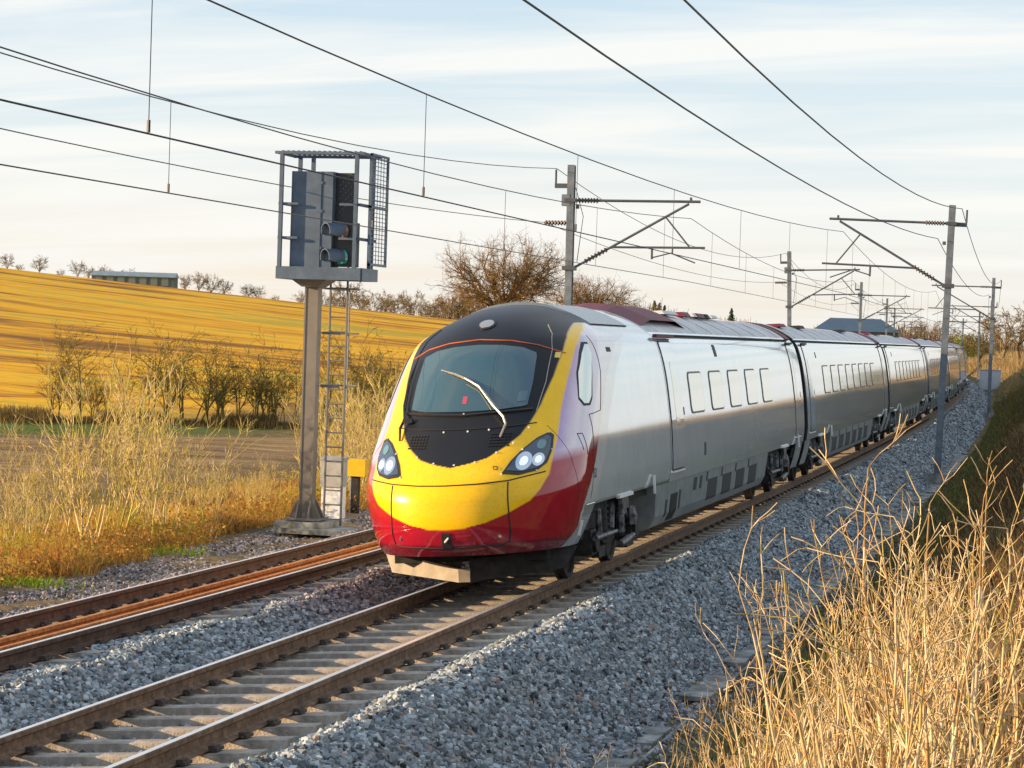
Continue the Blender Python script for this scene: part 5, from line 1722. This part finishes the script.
wfr = np.clip((1.9 - d_ + .6 * np.sin(s_ * .6)) / 1.2, 0, 1) * (s_ < 46)
cols = np.where((clump > .9)[:, None], gy_, tan_)
cols = np.where((clump < -1.0)[:, None], drk, cols)
cols = np.where((rs.random(n) < wfr * .8)[:, None], orn, cols)
v = blades('dry_verge_grass', np.stack([X, Y, Z], -1), h, rs.uniform(.008, .020, n), rs.uniform(.1, .95, n), cols, 3)
tag(v, 'tangled tan and orange dry grass along the far side of the railway', kind='stuff')
# bramble and leaf litter: small flat leaves low down
n = 14000
s_ = rs.uniform(24, 60, n); o_ = -7.05 - np.abs(rs.normal(0, 1.0, n))
ok = ~((np.abs(s_ - 41) < 2.4) & (o_ > -7.6))
s_, o_ = s_[ok], o_[ok]; n = len(s_)
X = cx(s_) + o_; Y = s_ + K * s_ * o_
Z = terrain(X, Y) + rs.random(n) ** 1.5 * .40
v = blades('bramble_leaves', np.stack([X, Y, Z], -1), rs.uniform(.025, .06, n), rs.uniform(.02, .05, n), rs.uniform(.5, 2.0, n), palette(n, [(.40, .17, .04), (.50, .26, .06), (.28, .14, .045), (.26, .28, .05), (.55, .38, .07)], [4, 3, 3, 2, 2], rs), 4)
tag(v, 'rusty bramble leaves at the front of the far verge', kind='stuff')
# bright green tufts at the verge foot
for k, (s0_, oo, lab) in enumerate(((30.6, -7.15, 'bright green grass tuft at the left picture edge by the verge foot'), (36.0, -7.2, 'small pale green tuft below the dry verge grass'))):
    n = 260
    P = np.stack([np.full(n, float(cx(s0_)) + oo) + rs.normal(0, .35, n), np.full(n, s0_) + rs.normal(0, .25, n), np.full(n, -.60)], -1)
    P[:, 2] = terrain(P[:, 0], P[:, 1])
    t_ = blades('grass_tuft', P, rs.uniform(.06, .20, n), rs.uniform(.012, .025, n), rs.uniform(.2, .9, n), palette(n, [(.28, .36, .03), (.20, .30, .03)], [1, 1], rs), 30 + k)
    tag(t_, lab, 'grass', 'green tufts on the far verge')
# tall pale shrubs on the verge
G = 'pale leafless shrubs on the far verge'
for k, (px, r_, sc_, lab) in enumerate(((18, 39, .62, 'pale leafless shrub nearest the left picture edge'), (48, 43, .80, 'pale leafless shrub, second from the left picture edge'), (100, 40, 1.15, 'tall yellowish shrub left of the middle of the verge'), (138, 43, 1.2, 'tallest yellowish shrub in front of the dark field bush'), (172, 42, 1.05, 'yellowish shrub right of the tallest verge shrub'), (212, 46, .5, 'low tan shrub in the middle of the verge'), (258, 48, .45, 'low tan shrub left of the signal post'),
        (348, 52, 1.0, 'tan shrub right of the signal ladder'), (368, 50, 1.1, 'tan shrub left of the train nose'), (385, 54, 1.15, 'tan shrub touching the train nose outline'), (334, 56, .9, 'tan shrub behind the yellow box'))):
    X, Y = ray(px, r_)
    plant('leafless_shrub', lab, 'shrub', G, SHO[k % 4], (X, Y, gz(X, Y) - .05), sc_, k * 1.1, ('stems', 'twigs'))

# right bank: short rough grass, dark low cover, and the near golden twig shrubs
rs = np.random.default_rng(33)
n = 80000
s_ = 6 + rs.random(n) ** 1.25 * 170; o_ = rs.uniform(3.35, 9.5, n)
X = cx(s_) + o_; Y = s_ + K * s_ * o_; Z = terrain(X, Y)
grn = palette(n, [(.09, .13, .03), (.13, .17, .04), (.26, .20, .08), (.17, .12, .06)], [2, 2, 2, 3], rs)
dry = palette(n, [(.17, .105, .05), (.12, .075, .035), (.32, .21, .09), (.07, .045, .025)], [3, 3, 1.2, 3], rs)
wd_ = np.clip((o_ - 4.3 + .5 * np.sin(s_ * .8)) / 1.0, 0, 1)
cols = np.where((rs.random(n) < wd_ * .85 + .08)[:, None], dry, grn)
h = np.where(wd_ > .5, rs.uniform(.05, .34, n), rs.uniform(.04, .16, n)) * (1 + s_ / 90)
v = blades('bank_grass', np.stack([X, Y, Z], -1), h, rs.uniform(.006, .013, n) * (1 + s_ / 35), rs.uniform(.2, 1.1, n), cols, 8)
tag(v, 'rough green and straw coloured grass on the near bank', kind='stuff')
def twig_shrub(seed):
    """stems of one shrub: list of (stem mesh, twigs mesh)"""
    global cfg_min
    r2 = np.random.default_rng(seed)
    cfg_min = .0026
    cfg = [(9, 4, .24, 36, .085, .03), (4, 2, .5, 42, .14, .03), (3, 0, 0, 0, .16, 0)]
    cols = [(.50, .36, .18), (.66, .52, .32), (.40, .25, .11), (.36, .31, .10)]
    res = []
    for k in range(10):
        out = []
        a = r2.uniform(0, 6.28)
        l = r2.uniform(.12, .45)
        grow(r2, (r2.normal(0, .22), r2.normal(0, .22), 0), (math.cos(a) * l, math.sin(a) * l, 1), r2.uniform(.6, 1.6), r2.uniform(.009, .0145), 0, cfg, out)
        S = np.array(out)
        S[:, 6:8] = np.maximum(S[:, 6:8], .0024)
        mk = lambda A, nm, sd: tubes(A[:, :8], sd, nm, M_twig, None, palette(len(A), cols, [3, 3, 2, 1], r2, .12))
        res.append((mk(S[S[:, 8] == 0], 'stem', 5), mk(S[S[:, 8] > 0], 'twigs', 3)))
    return res
TW = [twig_shrub(500 + k) for k in range(5)]
G = 'golden bare twig shrubs on the near bank'
def shrub(lab, ms, X, Y, sc_, rz):
    o = thing('twig_shrub', lab, 'shrub', (X, Y, gz(X, Y) - .03), rz, G)
    o.scale = (sc_,) * 3
    for st, tw in ms:
        q = obj('stem', st, o)
        tag(obj('twigs', tw, q), kind='stuff')
rows = ['front', 'second', 'third', 'fourth', 'fifth', 'rear']
cnt = ['leftmost', 'second from the left', 'third from the left', 'fourth from the left', 'rightmost']
k = 0
for i, s in enumerate((8.6, 10.0, 11.4, 12.8, 14.4, 16.2)):
    lo, hi = 7.38 - s * math.tan(R(8.8)), 7.38 - s * math.tan(R(1.9))
    m_ = 5
    for j in range(m_):
        u = (j + rs.uniform(.2, .8)) / m_
        X = lo + (hi - lo) * u
        # taller towards the right edge of the bank
        sc_ = np.interp(u, [0, .45, .75, 1], [.66, .84, .98, 1.08]) * rs.uniform(.85, 1.15) * np.interp(s, [8.6, 12, 16.2], [1.08, 1.0, .82])
        shrub(f'golden bare twig shrub in the {rows[i]} row of the foreground thicket, {cnt[j]}', TW[k % 5], X, s + rs.uniform(-.4, .4), sc_, rs.uniform(0, 6.28))
        k += 1
for k, (X, Y, sc_, lab) in enumerate(((3.75, 17.6, .50, 'small twig shrub nearest the cable trough at the bottom edge'), (4.35, 18.2, .62, 'low twig shrub between the trough and the foreground thicket'))):
    shrub(lab, TW[(k + 2) % 5], X, Y, sc_, 2.0 * k + 1)
# rough brown scrub along the far right bank: reads as one mass
r3 = np.random.default_rng(91)
n = 64000
s_ = np.where(r3.random(n) < .45, r3.uniform(32, 95, n), 92 + r3.random(n) ** 1.1 * 300); o_ = 4.3 + r3.random(n) ** 1.3 * np.where(s_ < 92, 5, 13)
X = cx(s_) + o_; Y = s_ + K * s_ * o_
lump = np.clip(.55 + .3 * np.sin(X * .9 + Y * .11) + .3 * np.sin(Y * .21 + 2) , .1, 1.2)
v = blades('bank_scrub', np.stack([X, Y, terrain(X, Y)], -1), r3.uniform(.3, 1.5, n) * lump * np.interp(o_, [4.3, 6, 9], [.35, 1, 1]) * np.interp(s_, [32, 90, 120], [.32, .55, 1]), r3.uniform(.012, .034, n) * (.5 + s_ / 120), r3.uniform(.1, .7, n), palette(n, [(.38, .25, .12), (.48, .33, .16), (.28, .19, .10), (.34, .29, .09)], [3, 2, 3, 1.5], r3), 92)
tag(v, 'brown scrub covering the far right bank beyond the second mast', kind='stuff')
# thicket and trees on the right bank far off
G = 'brown thicket bushes on the right bank'
for k, (o1, s, sc_, lab) in enumerate(((4.9, 100, .70, 'brown thicket bush nearest the second right hand mast'), (6.0, 108, .85, 'brown thicket bush at the right picture edge'), (4.9, 116, .75, 'low brown thicket bush right of the second right hand mast foot'), (6.6, 122, .90, 'taller thicket bush behind the right edge bush'), (5.6, 132, .85, 'thicket bush beyond the second right hand mast'), (8.6, 150, .95, 'thicket bush farther back on the right bank'), (9.8, 165, 1.0, 'thicket bush highest on the right bank'))):
    q = at(o1, s); plant('thicket_bush', lab, 'bush', G, HED[k % 4], (q.x, q.y, gz(q.x, q.y) - .1), sc_, k * 1.9, ('stems', 'twigs'))
G = 'golden brown trees at the far right'
for k, (px, r_, h, lab) in enumerate(((978, 340, 6.4, 'golden brown tree left of the far right masts'), (1002, 330, 7.6, 'golden brown tree behind the second right hand mast'), (1018, 310, 8.4, 'golden brown tree at the right picture edge'), (944, 480, 7.0, 'brown tree behind the end of the train'), (925, 620, 8.6, 'brown tree above the far train roof'), (905, 650, 8.2, 'brown tree right of the blue roofed building'))):
    X, Y = ray(px, r_); plant('far_right_tree', lab, 'tree', G, RND[k % 4], (X, Y, gz(X, Y) - .3), (h / 4.6, h / 4.6, h / 6.3), k * 1.4)
X, Y = ray(967, 400)
rs = np.random.default_rng(60)
n = 3000
u = rs.normal(0, 1, (n, 3)); u /= np.linalg.norm(u, axis=1, keepdims=True); u *= rs.random((n, 1)) ** .4
P = u * np.array([3.4, 2.8, 2.3]) + np.array([0, 0, 2.0])
eg = thing('evergreen_bush', 'yellow green leafy bush beyond the end of the train', 'bush', (X, Y, gz(X, Y)))
blades('foliage', P, rs.uniform(.1, .3, n), rs.uniform(.12, .25, n), rs.uniform(.4, 1.5, n), palette(n, [(.16, .20, .02), (.24, .26, .03), (.10, .13, .02)], [2, 2, 1], rs), 61, None, eg)
MB().tube([(0, 0, -.2), (0.1, 0, 1.6)], [.12, .06], 6).build('trunk', M_sigpost, eg)
